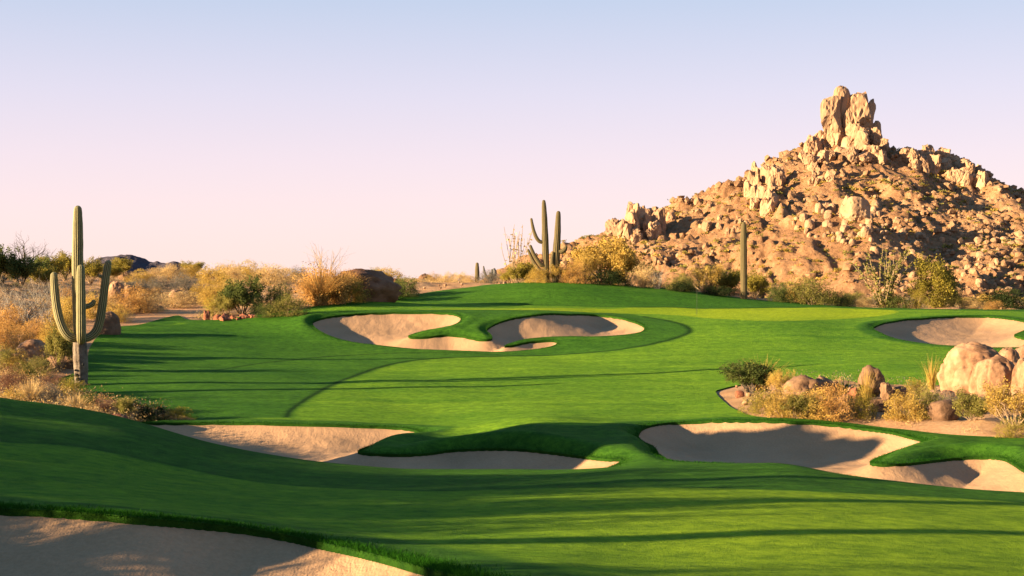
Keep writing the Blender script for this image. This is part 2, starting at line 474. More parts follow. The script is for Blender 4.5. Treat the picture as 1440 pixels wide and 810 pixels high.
# bunker outlines
B_MAIN = ground_line([(441,452),(455,447),(480,443.5),(520,441),(560,440),(600,440),(630,441),(646,445),(647,451),(638,457),(620,461),(595,466),(574,473),(582,475),(605,474),(630,471.5),(655,474),(678,478.5),(692,477),(690,470),(684,464),(692,457),(705,451),(725,446.5),(755,443),(790,441.5),(830,442),(870,447),(895,454),(906,461),(902,467),(880,472),(840,474.5),(800,474.5),(765,475.5),(737,478.5),(718,484),(708,488),(722,487),(742,482),(765,480),(780,480),(784,482.5),(779,487),(760,491),(730,494),(690,495.5),(640,495),(590,493),(540,488),(500,483),(470,475),(450,466),(441,458)], 60)
B_RIGHT = ground_line([(1228,462),(1240,456),(1270,450.5),(1310,447),(1350,445),(1390,445),(1420,448),(1445,453),(1452,459),(1436,467),(1426,473),(1445,477),(1480,478),(1486,484),(1440,489),(1400,489),(1350,487.5),(1300,484),(1265,478),(1240,470)], 60)
B_NEARL = ground_line([(150,44,'d'),(195,595.5),(300,596),(400,597),(480,598.5),(550,602),(583,606),(594,611),(572,617),(540,622),(514,629),(503,636),(512,640),(540,641),(580,640),(605,637),(630,632),(660,629.5),(700,629),(750,632),(790,638),(830,646),(858,651),(874,35.3,'d'),(845,34.0,'d'),(760,33.2,'d'),(600,33,'d'),(450,33.2,'d'),(330,35.5,'d'),(220,39.5,'d'),(150,42,'d')], 33.5)
B_NEARR = ground_line([(898,610),(905,603),(925,598),(950,595),(1000,593),(1060,593),(1120,595.5),(1180,600),(1240,607),(1280,616),(1296,622),(1285,628),(1260,633),(1236,641),(1223,650),(1240,652.5),(1280,651),(1320,645),(1350,641.5),(1390,641),(1412,645),(1428,656),(1445,666),(1500,31.0,'d'),(1500,28.5,'d'),(1440,28.6,'d'),(1350,28.8,'d'),(1240,29.8,'d'),(1150,31.3,'d'),(1080,32.5,'d'),(1000,34,'d'),(938,35.2,'d'),(922,628),(906,618)], 28.2)
B_FRONT = ground_line([(-160,714),(-60,717),(0,720),(60,722.5),(130,728),(200,735),(270,741),(340,748),(400,757),(450,768),(510,781),(560,793),(615,809),(690,836),(700,9.0,'d'),(500,7.0,'d'),(100,6.0,'d'),(-300,7,'d'),(-420,10,'d')], 5.0)
ISLAND = ground_line([(1007,551),(1016,546),(1040,541),(1080,538),(1150,536),(1220,538),(1290,544),(1360,545),(1450,545),(1560,560),(1600,600),(1520,622),(1440,619),(1380,615.5),(1313,610.5),(1247,603),(1197,597),(1120,591.5),(1075,589),(1050,582),(1025,570)], 33)
TURF = ground_line([(-1500,3,'d'),(-1500,24,'d'),(-500,30,'d'),(-100,31,'d'),(120,35,'d'),(190,44.3,'d'),(277,589.5),(240,577),(185,566),(130,556),(88,543),(72,536),(80,531),(104,523),(121,508),(126,490),(136,475),(158,461),(200,455.5),(238,446),(252,444),(264,449.5),(300,450),(330,446.5),(380,440),(440,431),(500,423),(540,419.5),(565,416.5),(590,414),(610,410),(645,406),(700,119,'d'),(760,121,'d'),(850,122.5,'d'),(920,123,'d'),(990,120,'d'),(1046,118,'d'),(1085,119,'d'),(1140,118,'d'),(1200,115,'d'),(1300,113,'d'),(1370,112,'d'),(1440,113,'d'),(1700,113,'d'),(3500,100,'d'),(5000,60,'d'),(5000,3,'d')], 33)
PATH_L = ground_line([(120,463),(160,457.5),(200,452),(240,442),(270,436.5),(292,430),(318,427)], 60, closed=False)
GREEN = ground_line([(560,434.5),(700,433.5),(800,433.5),(900,433),(1040,432.8),(1180,433.5),(1262,437),(1250,442.5),(1180,449),(1090,452),(1010,449),(960,444),(900,441),(800,437.5),(680,436)], 60)
# edges of the closer-mown fairway in the middle distance
CUT1 = ground_line([(403,587),(410,576),(440,556),(480,535),(530,517),(590,507),(660,502),(740,500),(820,497),(880,491),(930,481),(960,472),(970,465),(962,458),(935,450),(905,445)], 40, closed=False)
CUT2 = ground_line([(300,520),(360,512),(440,503),(520,498),(600,497.5),(700,498.5)], 50, closed=False)
CUT3 = ground_line([(-60,614),(0,620),(80,625),(160,637),(260,658),(360,678),(460,686),(600,690),(720,686.5),(850,684),(1000,685),(1150,690),(1300,697),(1440,706),(1560,714)], 8, closed=False)
CUT4 = ground_line([(980,716),(1060,722),(1200,735),(1320,744),(1440,754),(1520,762)], 8, closed=False)
BUNKERS = [
    ('sand_bunker', B_MAIN, 1.0, 2.8, 0.10, 'two-lobed pale sand bunker below the green with a grass tongue between its lobes'),
    ('sand_bunker', B_RIGHT, 1.0, 2.8, 0.10, 'round sand bunker right of the green, behind the big granite boulders'),
    ('sand_bunker', B_NEARL, 0.75, 2.4, 0.06, 'long sand bunker behind the shaded foreground ridge, ending under a grass nose'),
    ('sand_bunker', B_NEARR, 0.95, 2.4, 0.06, 'wide half shaded sand bunker in front of the boulder and brush island'),
    ('sand_bunker', B_FRONT, 0.75, 2.2, 0.07, 'nearest sand bunker, its raked face filling the bottom left corner'),
]
SBUMP = [0.07, 0.07, 0.09, 0.09, 0.06]

# ------------------------------------------------------------------ ground grid
us = np.concatenate([-np.geomspace(9000, 90, 42), np.arange(-60, 1502, 2.5), 1440 + np.geomspace(70, 9000, 42)])
ds = np.concatenate([np.exp(np.linspace(math.log(2.0), math.log(9.0), 40))[:-1], np.exp(np.linspace(math.log(9.0), math.log(135), 640)), np.exp(np.linspace(math.log(136), math.log(9000), 110))])
UU, DD = np.meshgrid(us, ds, indexing='ij')
GX = (UU - U0) * DD / F; GY = DD
GZ = base_z(GX, GY)
near = GY < 400
GZ += np.where(near, 0.05 * n2(GX, GY, 5.0, 3, 3) * np.clip((GY - 6) / 20, 0, 1), 0)
gx, gy, gz = GX.ravel(), GY.ravel(), GZ.ravel()
nb = len(BUNKERS)
S = [sdf(gx, gy, b[1], 14.0) for b in BUNKERS]
s_turf = sdf(gx, gy, TURF, 40.0)
s_isl = sdf(gx, gy, ISLAND, 14.0)
s_path = seg_dist(gx, gy, PATH_L, False) - 1.9
s_green = sdf(gx, gy, GREEN, 10)
ztop = gz.copy(); zsand = gz.copy()
NOSES = [(ground_line([p, p, p], 33, 1)[0], r, a_) for p, r, a_ in (((650, 466), 3.2, .17), ((580, 471), 2.0, .08), ((545, 627), 2.0, .16), ((620, 618), 2.6, .18), ((710, 612), 3.0, .18), ((800, 615), 3.0, .20), ((868, 622), 2.8, .15), ((1270, 642), 1.8, .14), ((1350, 632), 2.2, .16), ((1430, 636), 2.2, .16), ((441, 450), 2.2, .25), ((1228, 458), 2.0, .12))]
def nose_amount(x, y):
    return sum(a_ * np.exp(-((x - p[0]) ** 2 + (y - p[1]) ** 2) / r ** 2) for p, r, a_ in NOSES)
def lip_profile(s, b_, nz):
    """rolled turf lip: rises towards the edge, then turns down into the sand"""
    t = np.maximum(s, 0)
    up = (b_ + nz) * np.exp(-(t / 1.3) ** 2)
    dn = (0.45 * b_ + 1.25 * nz) * np.exp(-(t / 0.42) ** 2)
    return np.where(s < 8, up - dn, 0.0)
nose = nose_amount(gx, gy)
sm = lambda t: np.clip(t, 0, 1) ** 2 * (3 - 2 * np.clip(t, 0, 1))
for (nm, P, D, R, lip, lab), s, bm_ in zip(BUNKERS, S, SBUMP):
    lipz = lip_profile(s, bm_, nose)
    ztop += lipz
    zsand += lipz
    ins = np.clip(-s, 0, None)
    zsand -= np.where(s < 1.0, lip + (D - lip) * (1 - np.exp(-ins / R * 1.8)), 0)
    zsand += np.where(s < 1.0, 0.025 * n2(gx, gy, 0.55, 2, 9) * np.clip(ins / 0.6, 0, 1), 0)
island_mound = lambda q: 0.42 * (1 - np.exp(np.minimum(q, 0) / 2.2))
hum = 0.18 * n2(gx, gy, 3.2, 3, 5) + 0.06 * n2(gx, gy, 0.9, 2, 6)
zdes = gz - 0.06 + np.where(gy < 300, hum, 0) * np.clip(np.maximum(s_turf, -s_isl) / 1.5, 0, 1) * np.clip(np.where(s_isl < 5, 1, s_path / 1.0), 0, 1) + island_mound(s_isl)

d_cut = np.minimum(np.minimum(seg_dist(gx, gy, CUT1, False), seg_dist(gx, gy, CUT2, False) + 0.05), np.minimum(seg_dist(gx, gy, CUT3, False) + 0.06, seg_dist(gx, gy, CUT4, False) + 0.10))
# fairway mask: below (in front of) the cut lines
loop = np.vstack([CUT1, ground_line([(880, 441), (560, 436), (300, 452), (170, 470), (128, 500), (126, 540), (200, 566), (290, 588)], 46, closed=False)])
s_rough = sdf(gx, gy, loop, 20)            # banks round the main bunker are rough
fair = np.where((gy > 42), sm(s_rough / 0.4), 0)
c3y = np.interp(gx / gy, (CUT3[:, 0] / CUT3[:, 1]), CUT3[:, 1])
fair = np.where(gy < 32, sm((c3y - gy) / 0.3), fair)
fair = np.where(gy > 104.5, 0.0, fair)
for s in S: fair = fair * sm((s - 0.8) / 0.5)
fair = fair * sm((-s_turf - 1.5) / 0.7)
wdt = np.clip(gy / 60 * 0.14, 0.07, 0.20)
edge = np.exp(-(d_cut / wdt) ** 2) * 0.8  # dark line painted for the shade at each mowing step
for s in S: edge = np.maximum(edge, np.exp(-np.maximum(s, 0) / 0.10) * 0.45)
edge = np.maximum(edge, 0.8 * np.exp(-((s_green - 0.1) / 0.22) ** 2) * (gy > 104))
green_lit_mask = sm(-s_green / 0.5)
green_lit_mask = np.where(gy < 30, 0.42 * fair * sm((gx + 1.5) / 4.5), green_lit_mask)  # paints sunlight onto the near right fairway in the putting-green colour

cols = np.stack([gx, gy, ztop, zsand, zdes, fair, green_lit_mask, edge, s_path] + S + [s_turf, s_isl], 1)
CI = {k: i for i, k in enumerate(['x', 'y', 'ztop', 'zsand', 'zdes', 'fair', 'green', 'edge', 's_path'] + ['b%d' % i for i in range(nb)] + ['s_turf', 's_isl'])}
nu, nd = UU.shape
idx = np.arange(nu * nd).reshape(nu, nd)
a, b, c, d = idx[:-1, :-1].ravel(), idx[1:, :-1].ravel(), idx[1:, 1:].ravel(), idx[:-1, 1:].ravel()
TRI = np.concatenate([np.stack([a, b, c], 1), np.stack([a, c, d], 1)])

def clip_tris(V, T, ci):
    """split triangles T along V[:,ci]=0 -> V, inside, outside, segments"""
    s = V[:, ci]; ins = s < 0
    cnt = ins[T].sum(1)
    Tin, Tout = T[cnt == 3], T[cnt == 0]
    mx = T[(cnt == 1) | (cnt == 2)]
    if len(mx) == 0: return V, Tin, Tout, np.zeros((0, 2), int)
    f = ins[mx]; one = f.sum(1) == 1
    odd = np.where(one[:, None], f, ~f).argmax(1)
    r = np.arange(len(mx))
    A, B, C = mx[r, odd], mx[r, (odd + 1) % 3], mx[r, (odd + 2) % 3]
    n = len(V)
    def key(p, q): return np.minimum(p, q).astype(np.int64) * (n + 1) + np.maximum(p, q)
    k = np.concatenate([key(A, B), key(A, C)])
    uq, inv = np.unique(k, return_inverse=True)
    p, q = uq // (n + 1), uq % (n + 1)
    t = (s[p] / (s[p] - s[q]))[:, None]
    NV = V[p] * (1 - t) + V[q] * t
    NV[:, ci] = 0.0
    V2 = np.vstack([V, NV])
    P, Q = n + inv[:len(mx)], n + inv[len(mx):]
    oddt = np.stack([A, P, Q], 1)
    oth = np.concatenate([np.stack([P, B, C], 1), np.stack([P, C, Q], 1)])
    one2 = np.concatenate([one, one])
    Tin = np.concatenate([Tin, oddt[one], oth[~one2]])
    Tout = np.concatenate([Tout, oddt[~one], oth[one2]])
    segs = np.where(one[:, None], np.stack([P, Q], 1), np.stack([Q, P], 1))
    return V2, Tin, Tout, segs

def compact(V, T):
    u, inv = np.unique(T, return_inverse=True)
    return V[u], inv.reshape(T.shape), u

V = cols; T = TRI
walls = []                # (segments, lower z column)
sand_tris = []
for i in range(nb):
    V, ti, T, sg = clip_tris(V, T, CI['b%d' % i])
    sand_tris.append(ti); walls.append((sg, 'zsand'))
V, t_isl, T, sg = clip_tris(V, T, CI['s_isl']); walls.append((sg, 'zdes'))
V, t_turf, t_des, sg = clip_tris(V, T, CI['s_turf']); walls.append((sg, 'zdes'))
V, t_path, t_des, _ = clip_tris(V, t_des, CI['s_path'])

# turf with its cut edges
Vt, Tt, used = compact(V, t_turf)
XYZ = Vt[:, [CI['x'], CI['y'], CI['ztop']]]
faces = [Tt]; extra = []; ea = []; n0 = len(XYZ)
for sg, zc in walls:
    p, q = sg[:, 0], sg[:, 1]
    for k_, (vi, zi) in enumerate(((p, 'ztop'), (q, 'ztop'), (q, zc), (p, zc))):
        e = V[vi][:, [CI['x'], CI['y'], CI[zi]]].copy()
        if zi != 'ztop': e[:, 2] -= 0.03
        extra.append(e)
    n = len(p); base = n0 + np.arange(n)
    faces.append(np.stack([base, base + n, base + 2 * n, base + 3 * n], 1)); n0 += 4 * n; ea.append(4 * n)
XYZ = np.vstack([XYZ] + extra)
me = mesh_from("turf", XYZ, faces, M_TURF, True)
ne = sum(ea)
attr(me, 'fairway', np.concatenate([Vt[:, CI['fair']], np.zeros(ne)]))
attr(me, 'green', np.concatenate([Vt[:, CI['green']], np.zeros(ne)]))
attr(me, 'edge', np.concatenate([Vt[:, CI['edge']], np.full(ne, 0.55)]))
tag(link("turf", me), "mown green golf turf of fairway, rough and putting green", "turf", kind='structure')

for i, (nm, P, D, R, lip, lab) in enumerate(BUNKERS):
    v, t, _ = compact(V, sand_tris[i])
    o = link(nm, mesh_from(nm, v[:, [CI['x'], CI['y'], CI['zsand']]], t, M_SAND, True))
    tag(o, lab, "sand bunker", "sand bunkers of the golf hole", 'structure')
v, t, _ = compact(V, t_isl)
tag(link("ground", mesh_from("island_ground", v[:, [CI['x'], CI['y'], CI['zdes']]], t, M_SOIL, True)), "sandy orange ground of the brush and boulder island in the turf", "ground", kind='structure')
v, t, _ = compact(V, t_des)
tag(link("ground", mesh_from("desert_ground", v[:, [CI['x'], CI['y'], CI['zdes']]], t, M_SOIL, True)), "open desert ground round the golf hole", "ground", kind='structure')
v, t, _ = compact(V, t_path)
pm = v[:, [CI['x'], CI['y'], CI['zdes']]].copy(); pm[:, 2] += 0.0
tag(link("path", mesh_from("path", pm, t, M_PATH, True)), "bare orange gravel path along the top of the turf", "path", kind='structure')
bm_v = np.array([(-400, -300, 2.0), (400, -300, 2.0), (400, 1.9, 2.75), (-9.6, 1.9, 2.75), (-400, 1.9, 2.75)])
tag(link("ground", mesh_from("rear_ground", np.array([(-400, -300, 2.0), (400, -300, 2.0), (400, 2.1, 2.70), (-400, 2.1, 2.70)]), np.array([[0, 1, 2, 3]]), M_SOIL)), "desert ground behind the photographer", "ground", kind='structure')

# ------------------------------------------------------------------ placement
from mathutils.bvhtree import BVHTree
def ground_z(x, y):
    """surface height at a world point, outside bunkers"""
    x, y = np.array([float(x)]), np.array([float(y)])
    return float(base_z(x, y)[0] + island_mound(sdf(x, y, ISLAND, 14.0))[0])
def at(u, v, dmin=33.0, dmax=400.0):
    if u > 990 and v > 535:          # the island stands on a low mound
        d = np.exp(np.linspace(math.log(dmin), math.log(90), 900)); x = (u - U0) * d / F
        g = base_z(x, d) + island_mound(sdf(x, d, ISLAND, 14.0)) - (H - (v - V0) * d / F)
        k = np.where(g >= 0)[0]; d = float(d[k[0] if len(k) else np.argmax(g)])
    else: d = hit(u, v, dmin, dmax)
    return (u - U0) * d / F, d

# ------------------------------------------------------------------ rocks
_ico = {}
def ico(sub):
    if sub not in _ico:
        bm = bmesh.new(); bmesh.ops.create_icosphere(bm, subdivisions=sub, radius=1.0)
        _ico[sub] = (np.array([v.co[:] for v in bm.verts]), np.array([[v.index for v in f.verts] for f in bm.faces]))
        bm.free()
    return _ico[sub]

def rock_shape(seed, sub=4, planes=11, rough=0.10, cut=(0.62, 0.95), soft=0.9, box=2.0):
    r = np.random.default_rng(seed)
    V, T = ico(sub); V = V.copy()
    V /= (np.abs(V) ** box).sum(1)[:, None] ** (1.0 / box)
    V = V / np.abs(V).max()
    mean = np.linalg.norm(V, axis=1).mean()
    for _ in range(planes):
        n = r.normal(size=3); n[2] *= 0.8; n /= np.linalg.norm(n)
        h = r.uniform(*cut) * mean
        e = np.maximum(V @ n - h, 0)
        V -= (e * soft)[:, None] * n
    V *= (1 + rough * fbm(V * 1.5 + seed * 3.1, 3, seed))[:, None]
    if sub >= 3:
        V *= (1 + rough * 0.45 * fbm(V * 5 + seed, 4, seed + 5, 0.6))[:, None]
    # crevices
    for q in range(2):
        cr = np.abs(vnoise(V * np.array([2.0, 2.0, 1.1]) + seed * 1.7 + q * 9, seed + 11 + q))
        V *= (1 - 1.1 * rough * np.exp(-(cr / 0.05) ** 2))[:, None]
    V[:, 2] -= V[:, 2].min() * 0.62
    return V, T

ROCKS = {}
def rock_mesh(style, i, mat):
    key = (style, i, mat.name)
    if key not in ROCKS:
        prm_soft = dict(planes=8, rough=0.07, cut=(0.78, 1.0), soft=0.75, box=2.35)
        prm = {'round': dict(planes=9, rough=0.055, cut=(0.74, 1.0), soft=0.7, box=2.7), 'dome': dict(planes=9, rough=0.13, cut=(0.8, 1.0), soft=0.8, box=2.1), 'block': dict(planes=16, rough=0.12, cut=(0.55, 0.95), soft=1.0, box=4.0), 'slab': dict(planes=14, rough=0.14, cut=(0.5, 0.95), soft=1.0, box=4.5)}[style]
        Vr, Tr = rock_shape(100 + i * 7 + hash_style(style), 5 if mat is M_GRANITE else 4, **(prm_soft if mat is M_GRANITE else prm))
        ROCKS[key] = mesh_from("boulder", Vr, Tr, mat, mat is not M_CLIFF)
    return ROCKS[key]
def hash_style(s): return {'round': 1, 'block': 2, 'slab': 3, 'dome': 4}[s]

def put_rock(u, v, w, h, style, i, mat, label, group=None, rot=0.0, tilt=(0, 0), depth=None, name="boulder", cat="boulder", dmin=33.0, dmax=400, dd=0.0, sink=0.05):
    """boulder whose foot stands at image point (u,v) on the land, w x h pixels large"""
    x, y = at(u, v, dmin, dmax)
    if dd: x, y = x * (y + dd) / y, y + dd
    k = y / F
    o = link(name, rock_mesh(style, i, mat))
    me = o.data
    o.rotation_euler = (RAD(tilt[0]), RAD(tilt[1]), RAD(rot))
    sx = w * k / 2; sz = h * k / 1.62
    o.scale = (sx, (depth * k / 2) if depth else sx * 0.9, sz)
    o.location = (x, y, ground_z(x, y) - 0.06 - sink * sz)
    return tag(o, label, cat, group)

# ------------------------------------------------------------------ mountain
def P3(u, v, d): return np.array([(u - U0) * d / F, d, H - (v - V0) * d / F])
RIDGES = [
    ([(835,392,690),(852,352,700),(868,324,712),(885,308,718),(905,305,722),(925,312,728),(945,322,735),(985,313,742),(1010,308,748),(1035,294,754),(1060,275,760),(1090,262,768),(1118,238,776),(1140,212,785),(1165,190,795),(1190,182,800),(1215,185,803),(1240,204,806),(1262,212,806),(1300,208,800),(1325,214,800),(1345,236,800),(1372,260,800),(1400,274,800),(1440,286,800),(1520,318,800),(1640,352,790),(1800,390,780)], 0.52),
    ([(1185,190,796),(1165,222,760),(1150,250,728),(1145,275,700)], 0.60),
    ([(1290,212,795),(1270,240,760),(1262,268,730)], 0.55),
    ([(1100,300,640),(1150,290,632),(1205,284,625),(1226,300,615),(1222,335,590),(1200,370,565)], 0.66),
    ([(1500,322,690),(1440,338,640),(1380,352,600),(1330,365,570),(1290,392,530)], 0.36),
    ([(1060,275,750),(1040,310,700),(1010,350,650),(985,378,610)], 0.50),
    ([(900,310,718),(905,345,690),(915,375,650)], 0.62),
]
RID = [(np.array([P3(*p) for p in pts]), sl) for pts, sl in RIDGES]
def mountain_base(x, y):
    acc = np.full(x.shape, -50.0)
    for P, sl in RID:
        best = np.full(x.shape, -50.0)
        for A, B in zip(P[:-1], P[1:]):
            dx, dy = B[0] - A[0], B[1] - A[1]; L = dx * dx + dy * dy
            t = np.clip(((x - A[0]) * dx + (y - A[1]) * dy) / L, 0, 1)
            dist = np.hypot(x - A[0] - t * dx, y - A[1] - t * dy)
            hz = A[2] + t * (B[2] - A[2])
            z = hz - sl * dist * (1 - 0.22 * np.clip(dist / 160, 0, 1))
            best = np.maximum(best, z)
        k = 3.0
        m = np.maximum(acc, best)
        acc = m + k * np.log(np.exp(np.clip((acc - m) / k, -40, 0)) + np.exp(np.clip((best - m) / k, -40, 0))) - 0.0
    return acc
def domes(x, y, cell, seed, keep=1.0, squash=0.8):
    """field of fused boulder tops: height (0..1) of rounded blocks on a jittered grid"""
    best = np.zeros(x.shape)
    ix, iy = np.floor(x / cell).astype(np.int64), np.floor(y / cell).astype(np.int64)
    z0 = np.zeros_like(ix)
    for dx in (-1, 0, 1):
        for dy in (-1, 0, 1):
            cx, cy = ix + dx, iy + dy
            jx, jy, jr, jk, ja = (_hash(cx, cy, z0 + q, seed) for q in range(5))
            r = (0.35 + 0.45 * jr) * cell
            ax = (x - (cx + 0.15 + 0.7 * jx) * cell) / r; ay = (y - (cy + 0.15 + 0.7 * jy) * cell) / (r * (0.7 + 0.6 * ja))
            ct, st_ = np.cos(ja * 6.28), np.sin(ja * 6.28)
            px_, py_ = np.abs(ax * ct + ay * st_), np.abs(-ax * st_ + ay * ct)
            q = 1 - px_ ** 3 - py_ ** 3
            h = np.sqrt(np.clip(q, 0, None)) * (0.55 + 0.45 * jr) * (jk < keep)
            best = np.maximum(best, h)
    return best
def mountain_z(x, y):
    z = mountain_base(x, y)
    up = np.clip((z + 2) / 14, 0, 1)
    # gullies and ribs running down the slopes
    rd = 1 - np.abs(n2(x + 9 * n2(x, y, 30, 2, 61), y * 0.45, 30, 3, 21))
    m1 = np.clip(n2(x, y, 55, 3, 71) * 2.4 + 0.10, 0, 1)
    m2 = np.clip(n2(x, y, 34, 3, 72) * 2.6 + 0.05, 0, 1)
    wx, wy = x + 1.5 * n2(x, y, 9, 2, 73), y + 1.5 * n2(x, y, 9, 2, 74)
    z = z + up * (6.5 * (rd - 0.75) + m1 * 3.6 * domes(wx, wy, 11.0, 81, 0.6) + m2 * 3.0 * domes(wx, wy, 6.0, 82, 0.7) + (0.35 + m2) * 1.0 * domes(wx, wy, 3.0, 83, 0.42) + 0.7 * n2(x, y, 3.0, 3, 23)) - 4.2
    return z
xs = np.concatenate([np.arange(-80, 9, 3.0), np.arange(10, 330, 0.75), np.arange(331, 620, 3.0)]); ys = np.concatenate([np.arange(440, 830, 0.85), np.arange(832, 1060, 5.0)])
MX, MY = np.meshgrid(xs, ys, indexing='ij')
MZ = mountain_z(MX, MY)
idm = np.arange(MX.size).reshape(MX.shape)
quad = np.stack([idm[:-1, :-1].ravel(), idm[1:, :-1].ravel(), idm[1:, 1:].ravel(), idm[:-1, 1:].ravel()], 1)
GZm = base_z(MX.ravel(), MY.ravel())
keep = (MZ.ravel()[quad] > GZm[quad] - 4).any(1)
vm = np.stack([MX.ravel(), MY.ravel(), MZ.ravel()], 1)
vv, tt, _ = compact(vm, quad[keep])
me_m = mesh_from("mountain", vv, tt, M_MOUNT, True)
tag(link("mountain", me_m), "rugged tan desert mountain rising to a rock pinnacle", "mountain", kind='structure')
mbvh = BVHTree.FromPolygons([tuple(p) for p in vv], [tuple(int(i) for i in q) for q in tt])
def mhit(u, v):
    dvec = Vector(((u - U0) / F, 1.0, -(v - V0) / F)).normalized()
    loc, nrm, _, dist = mbvh.ray_cast(Vector((0, 0, H)), dvec)
    return (loc, nrm) if loc is not None else (None, None)
def mdrop(x, y):
    loc, nrm, _, _ = mbvh.ray_cast(Vector((x, y, 400)), Vector((0, 0, -1)))
    return loc

def cliff_rock(loc, w, h, dp, style, i, label, group, rot, tilt=(0, 0), name="boulder", cat="boulder", mat=None, sink=0.25):
    o = link(name, rock_mesh(style, i, mat or M_CLIFF))
    o.rotation_euler = (RAD(tilt[0]), RAD(tilt[1]), RAD(rot))
    o.scale = (w / 2, dp / 2, h / 1.62)
    o.location = (loc[0], loc[1], loc[2] - sink * h)
    return tag(o, label, cat, group)

# summit towers: foot (u,v), size in pixels at 795 m
def tower(u, v, w, h, style, i, label, rot=0, tilt=(0, 0), d=792, dp=None, group=None, name="rock_spire"):
    k = d / F
    p = P3(u, v, d)
    if v > 196:
        q = mhit(u, v)[0]
        if q is not None: p, k = q, q[1] / F
    return cliff_rock(p, w * k, h * k, (dp or w * 0.8) * k, style, i, label, group, rot, tilt, name, "rock spire" if name == "rock_spire" else "boulder", sink=0.0)
tower(1166, 188, 32, 57, 'slab', 2, "tall left slab of the mountain summit with a pale sunlit face", 10, (0, 10), 788)
tower(1185, 168, 28, 46, 'round', 3, "highest middle rock of the mountain summit leaning on the slab", 30, (0, -4), 794)
tower(1210, 190, 43, 58, 'block', 4, "broad right tower of the mountain summit with a shaded right flank", 15, (0, 2), 792)
tower(1220, 182, 19, 40, 'slab', 6, "dark shaded slab against the right flank of the summit tower", 50, (0, 6), 797)
tower(1192, 188, 22, 36, 'slab', 5, "small reddish rock wedged between the summit towers", 70, (0, 0), 789)
for i, (u, v, w, h, st, ri, ti) in enumerate([(1145,218,26,26,'slab',1,8),(1136,218,18,28,'slab',0,12),(1158,212,16,26,'block',2,0),(1175,205,22,24,'block',5,-5),(1192,212,24,20,'round',2,4),(1210,212,26,28,'block',1,-6),(1226,210,24,28,'slab',3,-14),(1238,214,20,20,'block',3,-18),(1200,198,22,24,'block',0,0),(1222,198,22,24,'block',6,-8),(1152,208,20,24,'slab',6,10),(1165,198,22,30,'block',7,0),(1185,198,28,28,'block',2,0),(1205,206,30,30,'slab',2,-4),(1232,200,20,30,'block',1,-12),(1195,228,26,22,'block',3,0),(1224,226,28,22,'slab',7,-6),(1156,230,24,20,'block',6,4),(1140,236,22,20,'slab',2,8),(1240,230,22,18,'block',0,-8),(1128,226,14,16,'slab',4,10),(1182,222,20,16,'round',1,0),(1215,228,26,16,'block',2,0),(1168,226,18,14,'block',4,5),(1245,216,14,12,'block',5,-10)]):
    tower(u, v, w, h, st, ri, "tan granite block heaped on the shoulders below the summit towers", rng.uniform(0, 360), (rng.uniform(-8, 8), ti), 788 + (v < 205) * 4, None, "blocks below the summit towers", "boulder")

# outcrops: (centre u, v, half widths, count, size range px, style, label, group)
OUT = [
    (893, 320, 38, 22, 34, (10, 26), 'slab', 1.3, "cream granite slab in the outcrop on the mountain's far left knob", "slabs of the left knob"),
    (925, 308, 20, 10, 10, (6, 14), 'block', 1.1, "purple-shaded block on the right shoulder of the left knob", "blocks right of the left knob"),
    (1075, 272, 26, 26, 24, (9, 24), 'slab', 1.6, "leaning pale slab in the outcrop halfway up the left ridge", "slabs on the left ridge"),
    (1015, 318, 36, 16, 18, (5, 14), 'block', 1.1, "pale block in the low outcrop behind the lone saguaro", "blocks on the lower left ridge"),
    (1150, 248, 22, 12, 12, (6, 15), 'slab', 1.4, "dark-sided slab on the spur under the summit", "slabs on the spur under the summit"),
    (1310, 222, 44, 18, 40, (8, 24), 'block', 1.1, "tan block in the rough outcrop on the right ridge", "blocks of the right ridge"),
    (1360, 250, 30, 16, 30, (9, 22), 'block', 1.2, "dark block in the shaded right flank of the right ridge", "dark blocks of the right flank"),
    (1180, 315, 68, 32, 60, (5, 15), 'round', 0.9, "boulder in the big rockfall below the shaded round boulder", "boulders of the central rockfall"),
    (1260, 335, 50, 26, 26, (5, 13), 'round', 0.85, "boulder lying in the shaded gully right of the central rockfall", "boulders in the shaded gully"),
    (1380, 350, 66, 30, 36, (4, 12), 'round', 0.8, "boulder scattered on the lower right slope of the mountain", "boulders on the lower right slope"),
    (1340, 395, 90, 16, 20, (4, 12), 'round', 0.8, "boulder at the mountain's foot behind the golden tree", "boulders at the mountain's foot"),
]
for (cu, cv, hw, hh, n, (s0, s1), st, asp, lab, grp) in OUT:
    k_ = 0
    for _ in range(n * 4):
        if k_ >= n: break
        r = math.sqrt(rng.uniform()); th = rng.uniform(0, 6.283)
        u, v = cu + hw * r * math.cos(th), cv + hh * r * math.sin(th)
        loc, nrm = mhit(u, v)
        if loc is None: continue
        kk = loc[1] / F
        s = s0 + (s1 - s0) * rng.uniform() ** 1.8
        w = s * kk
        cliff_rock(loc, w, w * asp * rng.uniform(0.8, 1.2), w * rng.uniform(0.7, 1.0), st, int(rng.integers(0, 8)), lab, grp, rng.uniform(0, 360), (rng.uniform(-12, 12), rng.uniform(-4, 16) if st == 'slab' else rng.uniform(-12, 12)))
        k_ += 1
loc, _ = mhit(1203, 306)
cliff_rock(loc, 40 * loc[1] / F, 31 * loc[1] / F, 30 * loc[1] / F, 'round', 6, "largest round boulder on the mountain's middle slope, shaded on its right", None, 20, (0, 8), sink=0.05)
loc, _ = mhit(1184, 303)
cliff_rock(loc, 12 * loc[1] / F, 28 * loc[1] / F, 14 * loc[1] / F, 'slab', 3, "upright slab standing just left of the largest round mountain boulder", None, 40, (0, 18), sink=0.05)

